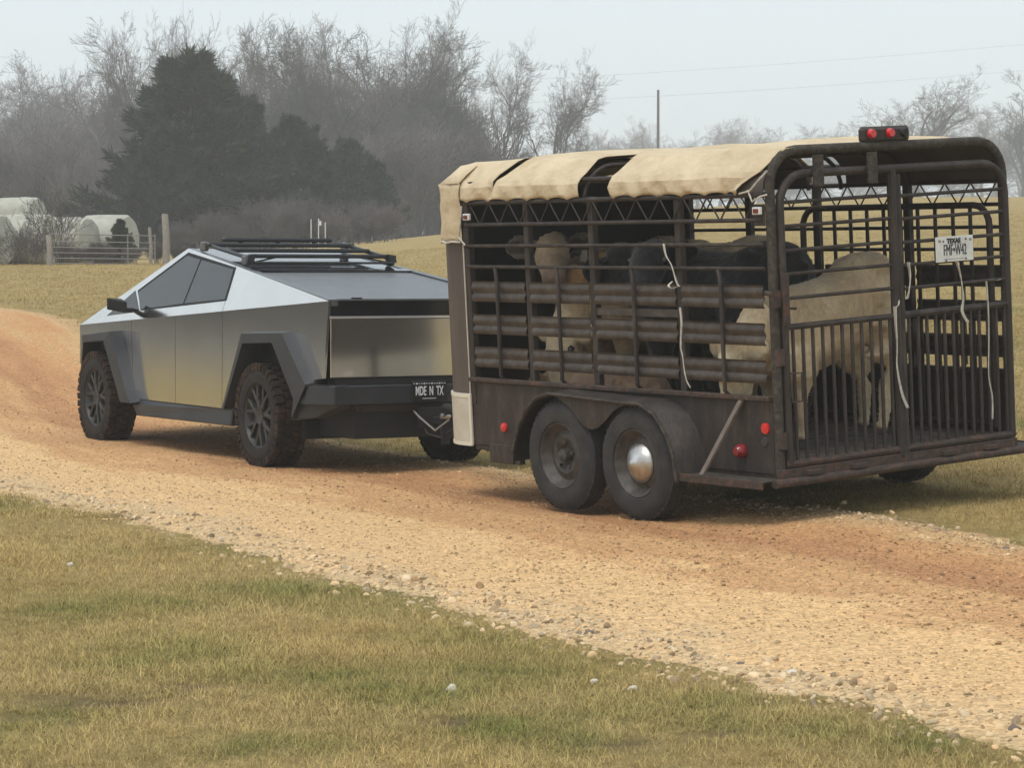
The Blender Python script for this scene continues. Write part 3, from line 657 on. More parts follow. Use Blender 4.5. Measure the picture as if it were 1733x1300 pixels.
# wheels
def trailer_wheel(x, side, cap):
    wh = empty('wheel', (x, 0 if side == 0 else -W, .361)); wh.parent = trailer; mirror = side == 1
    prof = [(.02, .21), (.012, .27), (.02, .335), (.045, .358), (.15, .358), (.178, .335), (.19, .285), (.183, .225), (.165, .215), (.05, .20)]
    MB().lathe(prof, 44, closed=True).build('tyre', MATS['old_tyre'], wh, True, mirror=mirror)
    t = MB()
    for k in range(44):
        a = 2*PI*k/44
        for yy in (.05, .085, .115, .15): t.box((.357*math.cos(a), yy, .357*math.sin(a)), (.012, .022, .036), Matrix.Rotation(-a, 3, 'Y'))
    t.build('tread', MATS['old_tyre'], wh, mirror=mirror)
    MB().lathe([(.172, .222), (.178, .212), (.165, .20), (.13, .185), (.115, .165), (.125, .14), (.135, .12), (.12, .075), (.10, .06), (.10, .001)], 36).build('rim', MATS['old_rim'], wh, True, mirror=mirror)
    if cap: MB().lathe([(.135, .128), (.145, .125), (.175, .085), (.20, .035), (.215, .018), (.217, .001)], 32).build('hub_cap', MATS['chrome'], wh, True, mirror=mirror)
    else:
        MB().lathe([(.10, .045), (.16, .042), (.17, .03), (.172, .001)], 16).build('hub', MATS['old_rim'], wh, True, mirror=mirror)
        for k in range(5):
            a = 2*PI*k/5+.4; MB().tube([(.085*math.cos(a), .11, .085*math.sin(a)), (.085*math.cos(a), .145, .085*math.sin(a))], .012, 6).build('lug_nut', MATS['old_rim'], wh, mirror=mirror)
trailer_wheel(1.943, 0, False); trailer_wheel(1.143, 0, True); trailer_wheel(1.943, 1, False); trailer_wheel(1.143, 1, False)
# rear gate
gate = empty('rear_gate', (-.015, 0, 0)); gate.parent = trailer
hoop(0, .026, 2.135, 0, .19, 'gate_frame', z0=.405, y0=-.06, y1=-W+.0, par=gate)
rod('gate_post', (0, -1.0, .36), (0, -1.0, 2.13), .030, T, gate); rod('gate_post', (0, -1.045, .36), (0, -1.045, 2.10), .022, T, gate)
for z in (1.968, 1.826, 1.681, 1.541, 1.397):
    rod('gate_rail', (0, -.09, z), (0, -.98, z+.004), .0115, T, gate); rod('gate_rail', (0, -1.06, z-.004), (0, -1.97, z), .0115, T, gate)
rod('gate_beam', (0, -.09, 1.225), (0, -.99, 1.228), .019, T, gate); rod('gate_beam', (0, -1.05, 1.232), (0, -1.98, 1.238), .022, T, gate)
rod('gate_bottom', (0, -.06, .405), (0, -1.99, .405), .023, MATS['rust'], gate)
b0 = rod('gate_bar', (0, 0, .41), (0, 0, 1.225), .0115, T, gate); b0.location = (0, -.154, 0)
ysb = [-.154-k*(.945-.154)/10 for k in range(11)][1:]+[-1.105-k*(1.935-1.105)/11 for k in range(12)]
for y_ in ysb:
    c = clone(b0, gate); c.location = (0, y_, 0)
for y_ in (-.375, -.812): bx('gate_hook', (-.035, y_, 2.145), (.025, .075, .19), MATS['moss'], gate)
for z in (.55, 1.05, 1.40): rod('hinge', (.0, -.04, z-.05), (.0, -.04, z+.05), .034, MATS['rust'], gate)
MB().tube([(-.03, -.10, .95), (-.05, -.17, .95), (-.05, -.17, .78), (-.03, -.10, .78)], .007, 6).build('latch_loop', T, gate, True)
MB().tube([(.02, .03, 1.44), (-.05, .03, 1.43)], .016, 8).build('latch_pin', MATS['rust'], gate, True)
MB().tube([(-.03, -.05, 1.60), (-.035, -.06, 1.5), (-.03, -.05, 1.40), (-.04, -.09, 1.34), (-.03, -.16, 1.335)], .009, 6).build('chain', MATS['rust'], gate, True)
pl = MB().box((-.034, -1.4825, 1.6155), (.004, .325, .157)).build('license_plate', MATS['white_paint'], gate, bevel=.0015)
lettering('TEXAS', .042, .95, (-.0375, -1.475, 1.664), MATS['ink'], pl, .002)
lettering('FMF\u2022W42', .098, .50, (-.0375, -1.485, 1.606), MATS['ink'], pl, .0)
for z_, w_ in ((1.644, .15), (1.553, .17)):
    m_ = MB()
    for i in range(14): m_.box((-.0365, -1.48+w_/2-i*w_/14, z_), (.001, w_/22, .005))
    m_.build('small_print', MATS['galv'], pl)
for y_, z_ in ((-1.385, 1.665), (-1.58, 1.672), (-1.405, 1.545), (-1.575, 1.55)): MB().tube([(-.034, y_, z_), (-.041, y_, z_)], .006, 8).build('bolt', MATS['rust'], pl)
for y_ in (-1.355, -1.62): bx('sticker', (-.0365, y_, 1.667), (.0008, .022, .016), MATS['galv'], pl, 0)
# inner gate folded against the far side
ig = empty('divider_gate', (0, -1.90, 0)); ig.parent = trailer
P = [(.055, 0, .45), (.055, 0, 1.74)]+[(.055+.13*(1-math.cos(a)), 0, 1.74+.13*math.sin(a)) for a in np.linspace(.3, PI/2, 5)]+[(1.825-.13*(1-math.cos(a)), 0, 1.74+.13*math.sin(a)) for a in np.linspace(PI/2, .3, 5)]+[(1.825, 0, 1.74), (1.825, 0, .45)]
MB().tube(P, .022, 10).build('gate_frame', T, ig, True)
b0 = rod('gate_bar', (0, 0, .45), (0, 0, 1.86), .013, T, ig); b0.location = (.055+.166, 0, 0)
for k in range(2, 11):
    c = clone(b0, ig); c.location = (.055+.161*k, 0, 0)
for z in (.47, 1.15): rod('gate_beam', (.055, 0, z), (1.825, 0, z), .018, T, ig)
# tongue
tn = empty('tongue'); tn.parent = trailer
for y_ in (-.45, -1.62): rod('tongue_beam', (3.4, y_, .33), (4.85, -1.04, .36), .04, MATS['black'], tn)
MB().tube([(4.75, -1.04, .38), (4.95, -1.045, .40), (5.10, -1.05, .41)], [.05, .045, .04], 10).build('coupler', MATS['black'], tn, True)
rod('jack', (4.45, -1.0, .12), (4.45, -1.0, .85), .028, MATS['black'], tn)
MB().tube([(4.2, -.80, .42), (4.35, -.80, .62), (4.42, -.84, .60)], .03, 8).build('winch_handle', MATS['chrome'], tn, True)
rod('breakaway_bottle', (4.6, -.86, .40), (4.6, -.86, .52), .03, MATS['amber'], tn)

# ---------------------------------------------------------------- cattle
TM = trailer.matrix_world.copy(); FLOOR = .412
def loft(mb, P, RW, RH, n=14):
    P = [Vector(p) for p in P]; V = []; Fs = []
    for i, p in enumerate(P):
        t = (P[min(i+1, len(P)-1)]-P[max(i-1, 0)]).normalized()
        side = Vector((0, 0, 1)).cross(t)
        side = Vector((0, 1, 0)) if side.length < .25 else side.normalized()
        u = t.cross(side).normalized()
        for k in range(n): a = 2*PI*k/n; V.append(p+side*math.cos(a)*RW[i]+u*math.sin(a)*RH[i])
    for i in range(len(P)-1):
        for k in range(n): Fs.append((i*n+k, i*n+(k+1) % n, (i+1)*n+(k+1) % n, (i+1)*n+k))
    Fs += [tuple(range(n-1, -1, -1)), tuple((len(P)-1)*n+k for k in range(n))]
    mb.add(V, Fs)
def cow_mat(name):
    m = bpy.data.materials.new(name); m.use_nodes = True; n = m.node_tree; b = n.nodes['Principled BSDF']; L = n.links
    a = n.nodes.new('ShaderNodeVertexColor'); a.layer_name = 'coat'
    tc = n.nodes.new('ShaderNodeTexCoord'); mp = n.nodes.new('ShaderNodeMapping'); mp.inputs['Scale'].default_value = (1, 1, .35); L.new(tc.outputs['Object'], mp.inputs[0])
    t = n.nodes.new('ShaderNodeTexNoise'); t.inputs['Scale'].default_value = 34; t.inputs['Detail'].default_value = 8; t.inputs['Roughness'].default_value = .75; L.new(mp.outputs[0], t.inputs['Vector'])
    mr = n.nodes.new('ShaderNodeMapRange'); mr.inputs[1].default_value = .3; mr.inputs[2].default_value = .7; mr.inputs[3].default_value = .72; mr.inputs[4].default_value = 1.22
    L.new(t.outputs['Fac'], mr.inputs[0]); hs = n.nodes.new('ShaderNodeHueSaturation'); L.new(mr.outputs[0], hs.inputs['Value']); L.new(a.outputs['Color'], hs.inputs['Color']); L.new(hs.outputs[0], b.inputs['Base Color'])
    bp = n.nodes.new('ShaderNodeBump'); bp.inputs['Strength'].default_value = .6; bp.inputs['Distance'].default_value = .015; L.new(t.outputs['Fac'], bp.inputs['Height']); L.new(bp.outputs[0], b.inputs['Normal'])
    b.inputs['Roughness'].default_value = .85; b.inputs['Specular IOR Level'].default_value = .25; b.inputs['Sheen Weight'].default_value = .25
    return m
COWM = cow_mat('cow_hair')
def ball(c, r):
    bm = bmesh.new(); bmesh.ops.create_icosphere(bm, subdivisions=1, radius=r); V = [v.co+Vector(c) for v in bm.verts]; Fs = [tuple(v.index for v in f.verts) for f in bm.faces]; bm.free(); return V, Fs
def cow(label, loc, face, s, col, col2, pose='up', lx=1.0, slope=0, lying=False, yaw=0, ear=None, seed=1, tagged=False, muzzle=None, group=None, hind=(0, 0), hair=14000):
    mb = MB(); dz = -.60 if lying else 0
    def p(x, y, z): return (x*lx, y, z+dz-slope*max(0, x+.45))
    prof = [(-.71, .95, .07, .07), (-.67, .96, .19, .16), (-.60, .955, .255, .22), (-.48, .935, .285, .27), (-.36, .905, .28, .265), (-.18, .890, .250, .265), (.08, .875, .275, .275), (.30, .88, .295, .245), (.44, .90, .28, .20), (.54, .93, .24, .165)]
    loft(mb, [p(a, 0, b) for a, b, c, d in prof], [d for a, b, c, d in prof], [c for a, b, c, d in prof], 18)
    pl_ = {'up': ((.90, 1.20), (.74, -.67)), 'mid': ((.92, 1.04), (.80, -.6)), 'low': ((.80, .66), (.12, -.99)), 'rest': ((.92, 1.05), (.85, -.5)), 'look': ((.92, 1.21), (.86, -.50))}[pose]
    base = Vector(p(.50, 0, .97)); poll = Vector((pl_[0][0]*lx, 0, pl_[0][1]+dz)); poll.y = math.sin(yaw)*.22
    hd = Vector((pl_[1][0]*math.cos(yaw), pl_[1][0]*math.sin(yaw), pl_[1][1])).normalized()
    midn = base.lerp(poll, .55)+Vector((0, 0, -.01))
    loft(mb, [base, midn, poll], [.165, .125, .10], [.235, .165, .12], 14)
    H = [poll-hd*.06, poll+hd*.02, poll+hd*.13, poll+hd*.24, poll+hd*.34, poll+hd*.41, poll+hd*.445]
    loft(mb, H, [.06, .112, .118, .092, .078, .082, .05], [.06, .12, .128, .105, .078, .074, .04], 14)
    side = Vector((0, 0, 1)).cross(hd).normalized(); ears = []
    for sg in (1, -1):
        e0 = poll+side*sg*.09-hd*.01; e1 = e0+side*sg*.21+Vector((0, 0, -.02))-hd*.03; ears.append((e0, e1))
        loft(mb, [e0, e0.lerp(e1, .35), e0.lerp(e1, .7), e1], [.025, .030, .028, .012], [.04, .085, .085, .03], 10)
    for sg in (1, -1): mb.add(*[(lambda V, Fs: ([Vector((v.x*1.3, v.y*.8, v.z))*.075+Vector(p(-.43, sg*.185, 1.11)) for v in V], Fs))(*ball((0, 0, 0), 1))][0])
    hooves = []
    for sg in (1, -1):
        if lying:
            loft(mb, [p(.35, sg*.2, .66), p(.52, sg*.2, .65), p(.62, sg*.16, .65)], [.09, .07, .05], [.08, .06, .05], 10)
            loft(mb, [p(-.45, sg*.26, .75), p(-.2, sg*.3, .68), p(-.05, sg*.3, .65)], [.13, .10, .05], [.14, .09, .05], 10); continue
        h = hind[0 if sg > 0 else 1]
        hp = [p(-.47, sg*.15, .92), p(-.42, sg*.18, .74), p(-.44+h*.2, sg*.185, .60), p(-.57+h*.5, sg*.165, .42), p(-.55+h*.7, sg*.16, .36), p(-.53+h*.9, sg*.155, .14), p(-.50+h, sg*.155, .085)]
        hp = [(a, b, c if i > 3 else c) for i, (a, b, c) in enumerate(hp)]; hp = [(a, b, c+slope*max(0, a/lx+.45)*(1 if i > 2 else 0)) for i, (a, b, c) in enumerate(hp)]
        loft(mb, hp, [.135, .135, .105, .056, .046, .034, .045], [.23, .215, .165, .080, .060, .037, .045], 12)
        fp = [p(.40, sg*.14, .82), p(.36, sg*.155, .64), p(.36, sg*.15, .52), p(.37, sg*.145, .36), p(.365, sg*.145, .30), p(.36, sg*.145, .12), p(.385, sg*.145, .08)]
        fp = [(a, b, c+slope*max(0, a/lx+.45)*(1 if i > 2 else .4 if i > 1 else 0)) for i, (a, b, c) in enumerate(fp)]
        loft(mb, fp, [.10, .10, .068, .05, .044, .034, .045], [.15, .12, .08, .055, .046, .034, .045], 12)
        hooves += [hp[-1], fp[-1]]
    tb = Vector(p(-.68, 0, 1.10)); loft(mb, [tb+Vector((.06, 0, .0)), tb+Vector((-.05, 0, -.04)), tb+Vector((-.075, 0, -.22)), tb+Vector((-.07, .01, -.48 if not lying else -.27)), tb+Vector((-.06, .015, -.66 if not lying else -.31)), tb+Vector((-.055, .02, -.78 if not lying else -.34))], [.035, .03, .022, .018, .035, .012], [.035, .03, .022, .018, .035, .012], 8)
    o = mb.build('cow', COWM, None)
    rm = o.modifiers.new('r', 'REMESH'); rm.mode = 'VOXEL'; rm.voxel_size = .017
    s_ = o.modifiers.new('s', 'SMOOTH'); s_.iterations = 5; s_.factor = .6
    dg = bpy.context.evaluated_depsgraph_get(); me = bpy.data.meshes.new_from_object(o.evaluated_get(dg)); old = o.data
    o.modifiers.clear(); o.data = me; me.materials.clear(); me.materials.append(COWM); bpy.data.meshes.remove(old)
    nv = len(me.vertices); co = np.empty(nv*3, np.float32); me.vertices.foreach_get('co', co); co = co.reshape(-1, 3)
    me.polygons.foreach_set('use_smooth', np.ones(len(me.polygons), bool))
    # ragged hair outline
    nr = np.empty(nv*3, np.float32); me.vertices.foreach_get('normal', nr); nr = nr.reshape(-1, 3)
    co2 = co+nr*(np.random.default_rng(seed).normal(0, .0022, nv)[:, None])
    me.vertices.foreach_set('co', co2.astype(np.float32).ravel())
    n1 = snoise(co[:, 0]*3+seed, co[:, 2]*3+co[:, 1]*2, 1.6, seed)*.5+.5; n2 = snoise(co[:, 0]*9, co[:, 2]*9+co[:, 1]*7, 1.5, seed+5)*.5+.5
    k = np.clip((n1*.65+n2*.35-.35)/.35, 0, 1)[:, None]
    c = np.array(col)[None]*(1-k)+np.array(col2)[None]*k
    if not lying:                                              # dirt splashed up the legs
        d_ = np.clip((.52-co[:, 2]+.12*(n2-.5))/.45, 0, 1)[:, None]*.38; c = c*(1-d_)+np.array((.085, .062, .045))*d_
        hf = (co[:, 2] < .055)[:, None]; c = np.where(hf, np.array((.03, .025, .02)), c)
    def near(a, b, r):
        a = np.array(a); b = np.array(b); ab = b-a; t_ = np.clip(((co-a)@ab)/(ab@ab), 0, 1); return np.linalg.norm(co-(a+t_[:, None]*ab), axis=1) < r
    if ear is not None:
        for e0, e1 in ears:
            q = near(e0.lerp(e1, .12), e1, .09)[:, None]; c = np.where(q, np.array(ear)*(.6+.8*n2[:, None]), c); q = near(e0.lerp(e1, .3), e0.lerp(e1, .75), .045)[:, None]; c = np.where(q, np.array(ear)*.35, c)
    if pose == 'look':
        q = near(poll+hd*.22+side*0, poll+hd*.36, .10)[:, None]; c = np.where(q, c*.72, c)
    if muzzle is not None:
        q = near(poll+hd*.40, poll+hd*.45, .085)[:, None]; c = np.where(q, np.array(muzzle), c)
    ca = me.color_attributes.new('coat', 'FLOAT_COLOR', 'POINT'); ca.data.foreach_set('color', np.concatenate([np.clip(c, 0, 1), np.ones((nv, 1))], 1).astype(np.float32).ravel())
    fv = Vector((face[0], face[1], 0)).normalized(); rz = math.atan2(fv.y, fv.x)
    o.matrix_world = TM @ Matrix.Translation((loc[0], loc[1], FLOOR)) @ Matrix.Rotation(rz, 4, 'Z') @ Matrix.Scale(s, 4)
    for sg in (1, -1):
        ep = poll+hd*.10+side*sg*.105+side.cross(hd)*.0
        upv = hd.cross(side); upv = upv if upv.z > 0 else -upv
        MB().add(*ball(ep+upv*.035+side*sg*.006, .027)).build('eye', MATS['eye'], o, True)
    if tagged:
        e0, e1 = ears[0]; q = e0.lerp(e1, .55)+hd*.035
        MB().box(q+Vector((.0, 0, -.055)), (.006, .055, .075)).build('ear_tag', MATS['guard_trim'], o)
    if hair:
        r = np.random.default_rng(seed+90); i_ = r.integers(0, nv, hair); b0 = co2[i_]+r.normal(0, .006, (hair, 3)); nn = nr[i_]
        fl = np.array([-.6, 0, -.8])+r.normal(0, .45, (hair, 3)); fl -= nn*(fl*nn).sum(1, keepdims=True); fl /= np.linalg.norm(fl, axis=1, keepdims=True)
        d_ = fl*.9+nn*r.uniform(.05, .45, (hair, 1)); sd_ = np.cross(fl, nn)*r.uniform(.0018, .0035, (hair, 1)); ln = r.uniform(.006, .015, (hair, 1))*np.where(near(poll-hd*.1, poll+hd*.45, .17), .45, 1)[i_][:, None]
        Vh = np.stack([b0-sd_, b0+sd_, b0+d_*ln], 1).reshape(-1, 3); hm_ = mesh_np('hair', Vh, np.arange(hair*3).reshape(-1, 3))
        cc = np.repeat(c[i_]*r.uniform(.75, 1.25, (hair, 1)), 3, 0); ca = hm_.color_attributes.new('coat', 'FLOAT_COLOR', 'POINT'); ca.data.foreach_set('color', np.concatenate([np.clip(cc, 0, 1), np.ones((len(cc), 1))], 1).astype(np.float32).ravel())
        link('hair', hm_, COWM, o)
    return tag(o, label, 'cow', group)
G_ = 'cattle in the trailer'
cow('cream calf with its head lowered, standing right behind the rear gate', (.46, -.80), (.05, 1), 1.0, (.44, .33, .195), (.90, .76, .51), 'low', lx=.81, slope=.20, seed=3, muzzle=(.25, .17, .12), group=G_, hind=(.10, -.04))
cow('black cow whose back shows between the cream calf and the side rails', (1.42, -.78), (1, .10), 1.07, (.010, .010, .012), (.018, .017, .018), 'mid', seed=4, group=G_)
cow('cream cow seen as a rounded rump behind the black cow', (2.45, -1.55), (1, .05), 1.07, (.50, .38, .24), (.66, .55, .40), 'mid', seed=5, group=G_)
cow('black cow with its head raised in the middle of the trailer', (1.80, -1.22), (-.12, 1), 1.03, (.010, .011, .014), (.02, .019, .02), 'up', seed=6, yaw=.55, ear=(.008, .008, .009), group=G_, lx=.95)
cow('orange and cream cow standing behind the raised black head', (2.60, -1.12), (-.05, 1), 1.05, (.50, .29, .12), (.70, .58, .38), 'low', seed=8, group=G_, lx=.9)
cow('tan curly-faced cow with dark ears looking out near the trailer nose', (3.17, -1.36), (-.24, .97), 1.06, (.40, .28, .165), (.58, .44, .28), 'look', seed=9, yaw=.72, ear=(.17, .135, .11), muzzle=(.23, .155, .11), tagged=True, group=G_)
cow('brown calf lying on the trailer floor behind the lowest slats', (2.05, -.36), (1, -.1), .80, (.22, .13, .075), (.32, .22, .14), 'rest', lying=True, seed=11, group=G_)

# ---------------------------------------------------------------- straps and strings tied to the trailer
def ribbon(name, P, w, label, twist=0, m='strap'):
    w *= .8
    P = [Vector(p) for p in P]; Q = []
    for i in range(len(P)-1):
        for k in range(5):
            t = k/5; p0, p1, p2, p3 = P[max(i-1, 0)], P[i], P[i+1], P[min(i+2, len(P)-1)]
            Q.append(.5*((2*p1)+(p2-p0)*t+(2*p0-5*p1+4*p2-p3)*t*t+(3*p1-p0-3*p2+p3)*t**3))
    Q.append(P[-1]); V = []; Fs = []
    for i, p in enumerate(Q):
        a = twist*i/len(Q); d = Vector((math.cos(a), -math.sin(a), 0))*w/2; n = Vector((math.sin(a), math.cos(a), 0))*.003
        V += [p-d-n, p+d-n, p+d+n, p-d+n]
    for i in range(len(Q)-1):
        for k in range(4): Fs.append((4*i+k, 4*i+(k+1) % 4, 4*i+4+(k+1) % 4, 4*i+4+k))
    Fs += [(0, 3, 2, 1), tuple(4*(len(Q)-1)+k for k in range(4))]
    o = MB().add(V, Fs).build(name, MATS[m], None, True); o.matrix_world = TM; return tag(o, label, 'strap', 'pale straps and strings tied to the trailer')
ribbon('cloth_strap', [(.955, .025, 1.735), (.93, .03, 1.66), (.88, .03, 1.60), (.835, .032, 1.50), (.815, .03, 1.47)], .022, 'pale cloth strap tied to the upper side rail beside the third post', 1.5)
ribbon('cloth_strap', [(.90, .012, 1.50), (.90, .045, 1.475), (.86, .05, 1.46), (.82, .04, 1.47)], .02, 'short pale strap looped around the third side post above the slats', .5)
ribbon('cloth_strap', [(.815, .03, 1.34), (.80, .035, 1.25), (.815, .035, 1.12), (.82, .032, 1.08), (.805, .034, 1.04), (.80, .03, .96), (.775, .034, .89), (.745, .03, .845)], .018, 'long pale strap hanging down over the middle and lowest slats', 1.0)
def rear_ribbon(P, w, label, tw=0): return ribbon('cloth_strap', P, w, label, PI/2+tw)
rear_ribbon([(-.05, -1.085, 1.555), (-.055, -1.09, 1.46), (-.055, -1.075, 1.37), (-.05, -1.06, 1.33)], .03, 'white strap tied at the top of the gate centre post')
rear_ribbon([(-.05, -.96, 1.29), (-.055, -.955, 1.20), (-.055, -.96, 1.05), (-.055, -.955, .92), (-.055, -.985, .76), (-.055, -1.03, .66)], .032, 'long white strap hanging beside the gate centre post down to its curled end')
rear_ribbon([(-.03, -1.005, 1.33), (-.055, -.985, 1.30), (-.05, -.96, 1.285)], .03, 'short white strap end wrapped around the gate centre post')
rear_ribbon([(-.045, -1.50, 1.535), (-.05, -1.515, 1.48), (-.05, -1.535, 1.40), (-.05, -1.545, 1.30), (-.05, -1.53, 1.22), (-.05, -1.575, 1.15)], .03, 'grey frayed strap hanging below the trailer license plate', .3)
rear_ribbon([(-.045, -1.80, 1.40), (-.05, -1.85, 1.395), (-.045, -1.885, 1.40)], .022, 'pinkish white rag knotted on the right end of a gate rail')
rear_ribbon([(-.045, -1.755, 1.395), (-.05, -1.76, 1.20), (-.05, -1.755, 1.02), (-.05, -1.745, .80), (-.05, -1.77, .66), (-.05, -1.765, .52)], .012, 'thin pale twine hanging down the right half of the gate')
o = MB().box((-.06, -.06, 1.40), (.03, .03, .30)).build('gate_chain', MATS['rust'], gate)

# ---------------------------------------------------------------- trees
def grow(seed, H, levels, spread=1.0, trunk_frac=.30, nchild=(7, 6, 5, 5, 4), lean=0, stems=1, up=.18):
    r = np.random.default_rng(seed); out = []
    st = []
    for s in range(stems):
        a = r.uniform(0, 2*PI); k = .12 if stems == 1 else .5
        d = np.array([math.cos(a)*k*r.uniform(.3, 1)+lean, math.sin(a)*k*r.uniform(.3, 1), 1.]); st.append((np.array([0, 0, -.2]) if stems == 1 else np.array([r.normal(0, .25), r.normal(0, .25), -.1]), d/np.linalg.norm(d), H*(.62 if stems == 1 else .6), H*.026 if stems == 1 else H*.009, 0))
    while st:
        p, d, l, rad, lv = st.pop(); ns = [6, 5, 4, 3, 2, 2][min(lv, 5)]; pts = [p]; q = p.copy(); dd = d.copy(); ds = [d]
        for i in range(ns):
            j = r.normal(0, [.09, .15, .19, .20, .18, .18][min(lv, 5)], 3); dd = dd+j+np.array([0, 0, up*(.5 if lv < 2 else .35)*(1 if lv else .2)]); dd /= np.linalg.norm(dd)
            q = q+dd*l/ns; pts.append(q.copy()); ds.append(dd.copy())
        tip = rad*(.45 if lv < levels-1 else .5); rr = np.linspace(rad, tip, ns+1)
        for i in range(ns): out.append((pts[i], pts[i+1], rr[i], rr[i+1], lv))
        if lv >= levels-1: continue
        n = nchild[min(lv, len(nchild)-1)]
        for c in range(n):
            t = (trunk_frac+(1-trunk_frac)*(c+r.uniform(.2, 1))/n) if lv == 0 else .22+.78*(c+r.uniform(.1, 1))/n
            t = min(t, 1); i = min(int(t*ns), ns-1); f = t*ns-i; bp = pts[i]*(1-f)+pts[i+1]*f; bd = ds[i+1]
            a = r.uniform(0, 2*PI); v = np.array([math.cos(a), math.sin(a), r.uniform(-.1, .35)]); v -= bd*(v@bd); v /= np.linalg.norm(v)
            ang = r.uniform(.45, 1.0)*spread*(1 if lv else 1.05); nd = bd*math.cos(ang)+v*math.sin(ang)
            cr = (rr[i]*(1-f)+rr[i+1]*f)*r.uniform(.5, .72)
            st.append((bp, nd/np.linalg.norm(nd), l*r.uniform(.42, .72)*(1.05 if lv == 0 else .92), max(cr, .0065), lv+1))
    return out
def seg_mesh(name, segs, n):
    P0 = np.array([s[0] for s in segs]); P1 = np.array([s[1] for s in segs]); R0 = np.array([s[2] for s in segs]); R1 = np.array([s[3] for s in segs])
    return mesh_np(name, *tubes_np(P0, P1, R0, R1, n), smooth=True)
def tree_proto(seed, H, levels=6, twig='twig', fat=1.0, **kw):
    S_ = grow(seed, H, levels, **kw)
    tr = seg_mesh('trunk', [s for s in S_ if s[4] <= 2], 6)
    tw = [(a, b, max(c*.85, .0080)*fat, max(d*.85, .0060)*fat, l) for a, b, c, d, l in S_ if l > 2]
    cr = seg_mesh('crown', tw, 3)
    tr.materials.append(MATS['bark']); cr.materials.append(MATS[twig]); return tr, cr, H
PROTO = [tree_proto(21, 10, nchild=(8, 6, 6, 5, 4)), tree_proto(22, 10, nchild=(7, 6, 6, 5, 5), spread=1.15), tree_proto(23, 10, nchild=(9, 6, 5, 5, 4), spread=.85),
         tree_proto(24, 10, nchild=(8, 7, 5, 5, 4), spread=1.2, trunk_frac=.2), tree_proto(25, 10, nchild=(8, 6, 6, 5, 5), spread=1.0, trunk_frac=.25, twig='vine_twig', fat=1.25)]
def top_of(k): me = PROTO[k][1]; z = np.empty(len(me.vertices)*3, np.float32); me.vertices.foreach_get('co', z); return float(np.percentile(z[2::3], 99.7))
TOPS = [top_of(k) for k in range(len(PROTO))]
def place_tree(k, u, D, top_px, label, group=None, wide=1.0, rz=None, name='bare_tree'):
    D *= 1.65; x, y, z = at(u, D); h = CAMZ+(HZ-top_px)/F*D-z; sc = h/TOPS[k]
    t = empty(name, (x, y, z), random.uniform(0, 6.28) if rz is None else rz); t.scale = (sc*wide, sc*wide, sc)
    link('trunk', PROTO[k][0], None, t); link('crown', PROTO[k][1], None, t)
    return tag(t, label, 'tree', group)
place_tree(0, 838, 120, 78, 'pale bare tree standing left of the twin-trunked one above the canvas roof', wide=.66, rz=.6)
place_tree(3, 932, 118, 100, 'bare tree with two trunks at the right end of the wood', wide=.66, rz=2.2)
place_tree(1, 985, 124, 185, 'smaller bare tree leaning out to the right end of the wood', wide=.6)
place_tree(3, 1548, 165, 132, 'dense rounded bare tree rising behind the roof light box', wide=1.15, rz=1.0)
place_tree(1, 1560, 172, 175, 'lower bare tree just behind the dense rounded one beyond the trailer', wide=1.1)
place_tree(4, 1728, 190, 130, 'hazy bare tree cut off by the right edge of the picture', wide=.9)
place_tree(2, 1690, 215, 185, 'faint bare tree left of the one at the right edge', wide=1.0)
WG = 'bare trees of the wood behind the cedars'; WL = 'grey bare tree in the dense wood behind the cedars'
spec = [(205, 108, 68, 1), (262, 104, 42, 0), (315, 112, 52, 2), (355, 108, 66, 4), (405, 104, 50, 1), (452, 108, 62, 0), (500, 112, 55, 2), (545, 104, 60, 4), (590, 106, 48, 1), (640, 108, 40, 3), (690, 110, 46, 0), (728, 106, 88, 4), (758, 112, 150, 2),
        (235, 122, 95, 3), (430, 124, 80, 4), (570, 126, 75, 2), (665, 124, 70, 4), (720, 120, 120, 1), (785, 124, 215, 4), (880, 135, 245, 2), (520, 118, 100, 3), (620, 118, 130, 4), (750, 108, 200, 3), (700, 103, 170, 4)]
for u, D, tp, k in spec: place_tree(k, u, D, tp-12, WL, WG, wide=random.uniform(.62, .85))
LG = 'pale bare trees above the hay bales'; LL = 'pale hazy bare tree above the hay bales at the left'
for u, D, tp, k in [(-20, 165, 100, 0), (22, 158, 108, 1), (62, 165, 125, 2), (85, 155, 108, 3), (125, 160, 120, 0), (160, 150, 132, 1), (188, 145, 150, 2), (40, 180, 150, 4), (110, 178, 165, 4), (150, 170, 180, 3), (-5, 140, 210, 2), (70, 138, 230, 4), (175, 135, 215, 0)]:
    place_tree(k, u, D, tp, LL, LG, wide=random.uniform(.8, 1.05))
FG = 'far bare trees on the skyline right of the pole'
for i, (u, D, tp, k) in enumerate([(1075, 270, 212, 1), (1060, 300, 225, 2), (1140, 280, 210, 3), (1175, 290, 222, 0), (1215, 270, 208, 1), (1238, 265, 205, 2), (1262, 285, 222, 4), (1310, 280, 218, 3), (1335, 290, 230, 0), (1385, 270, 212, 4), (1405, 280, 215, 1), (1440, 290, 228, 2), (1470, 250, 215, 3), (1640, 260, 215, 0), (1660, 240, 190, 1), (1600, 250, 220, 4), (1030, 210, 235, 1), (1003, 180, 240, 0)]):
    place_tree(k, u, D, tp, 'faint far bare tree on the hazy skyline above the trailer roof', FG, wide=random.uniform(1.0, 1.4))
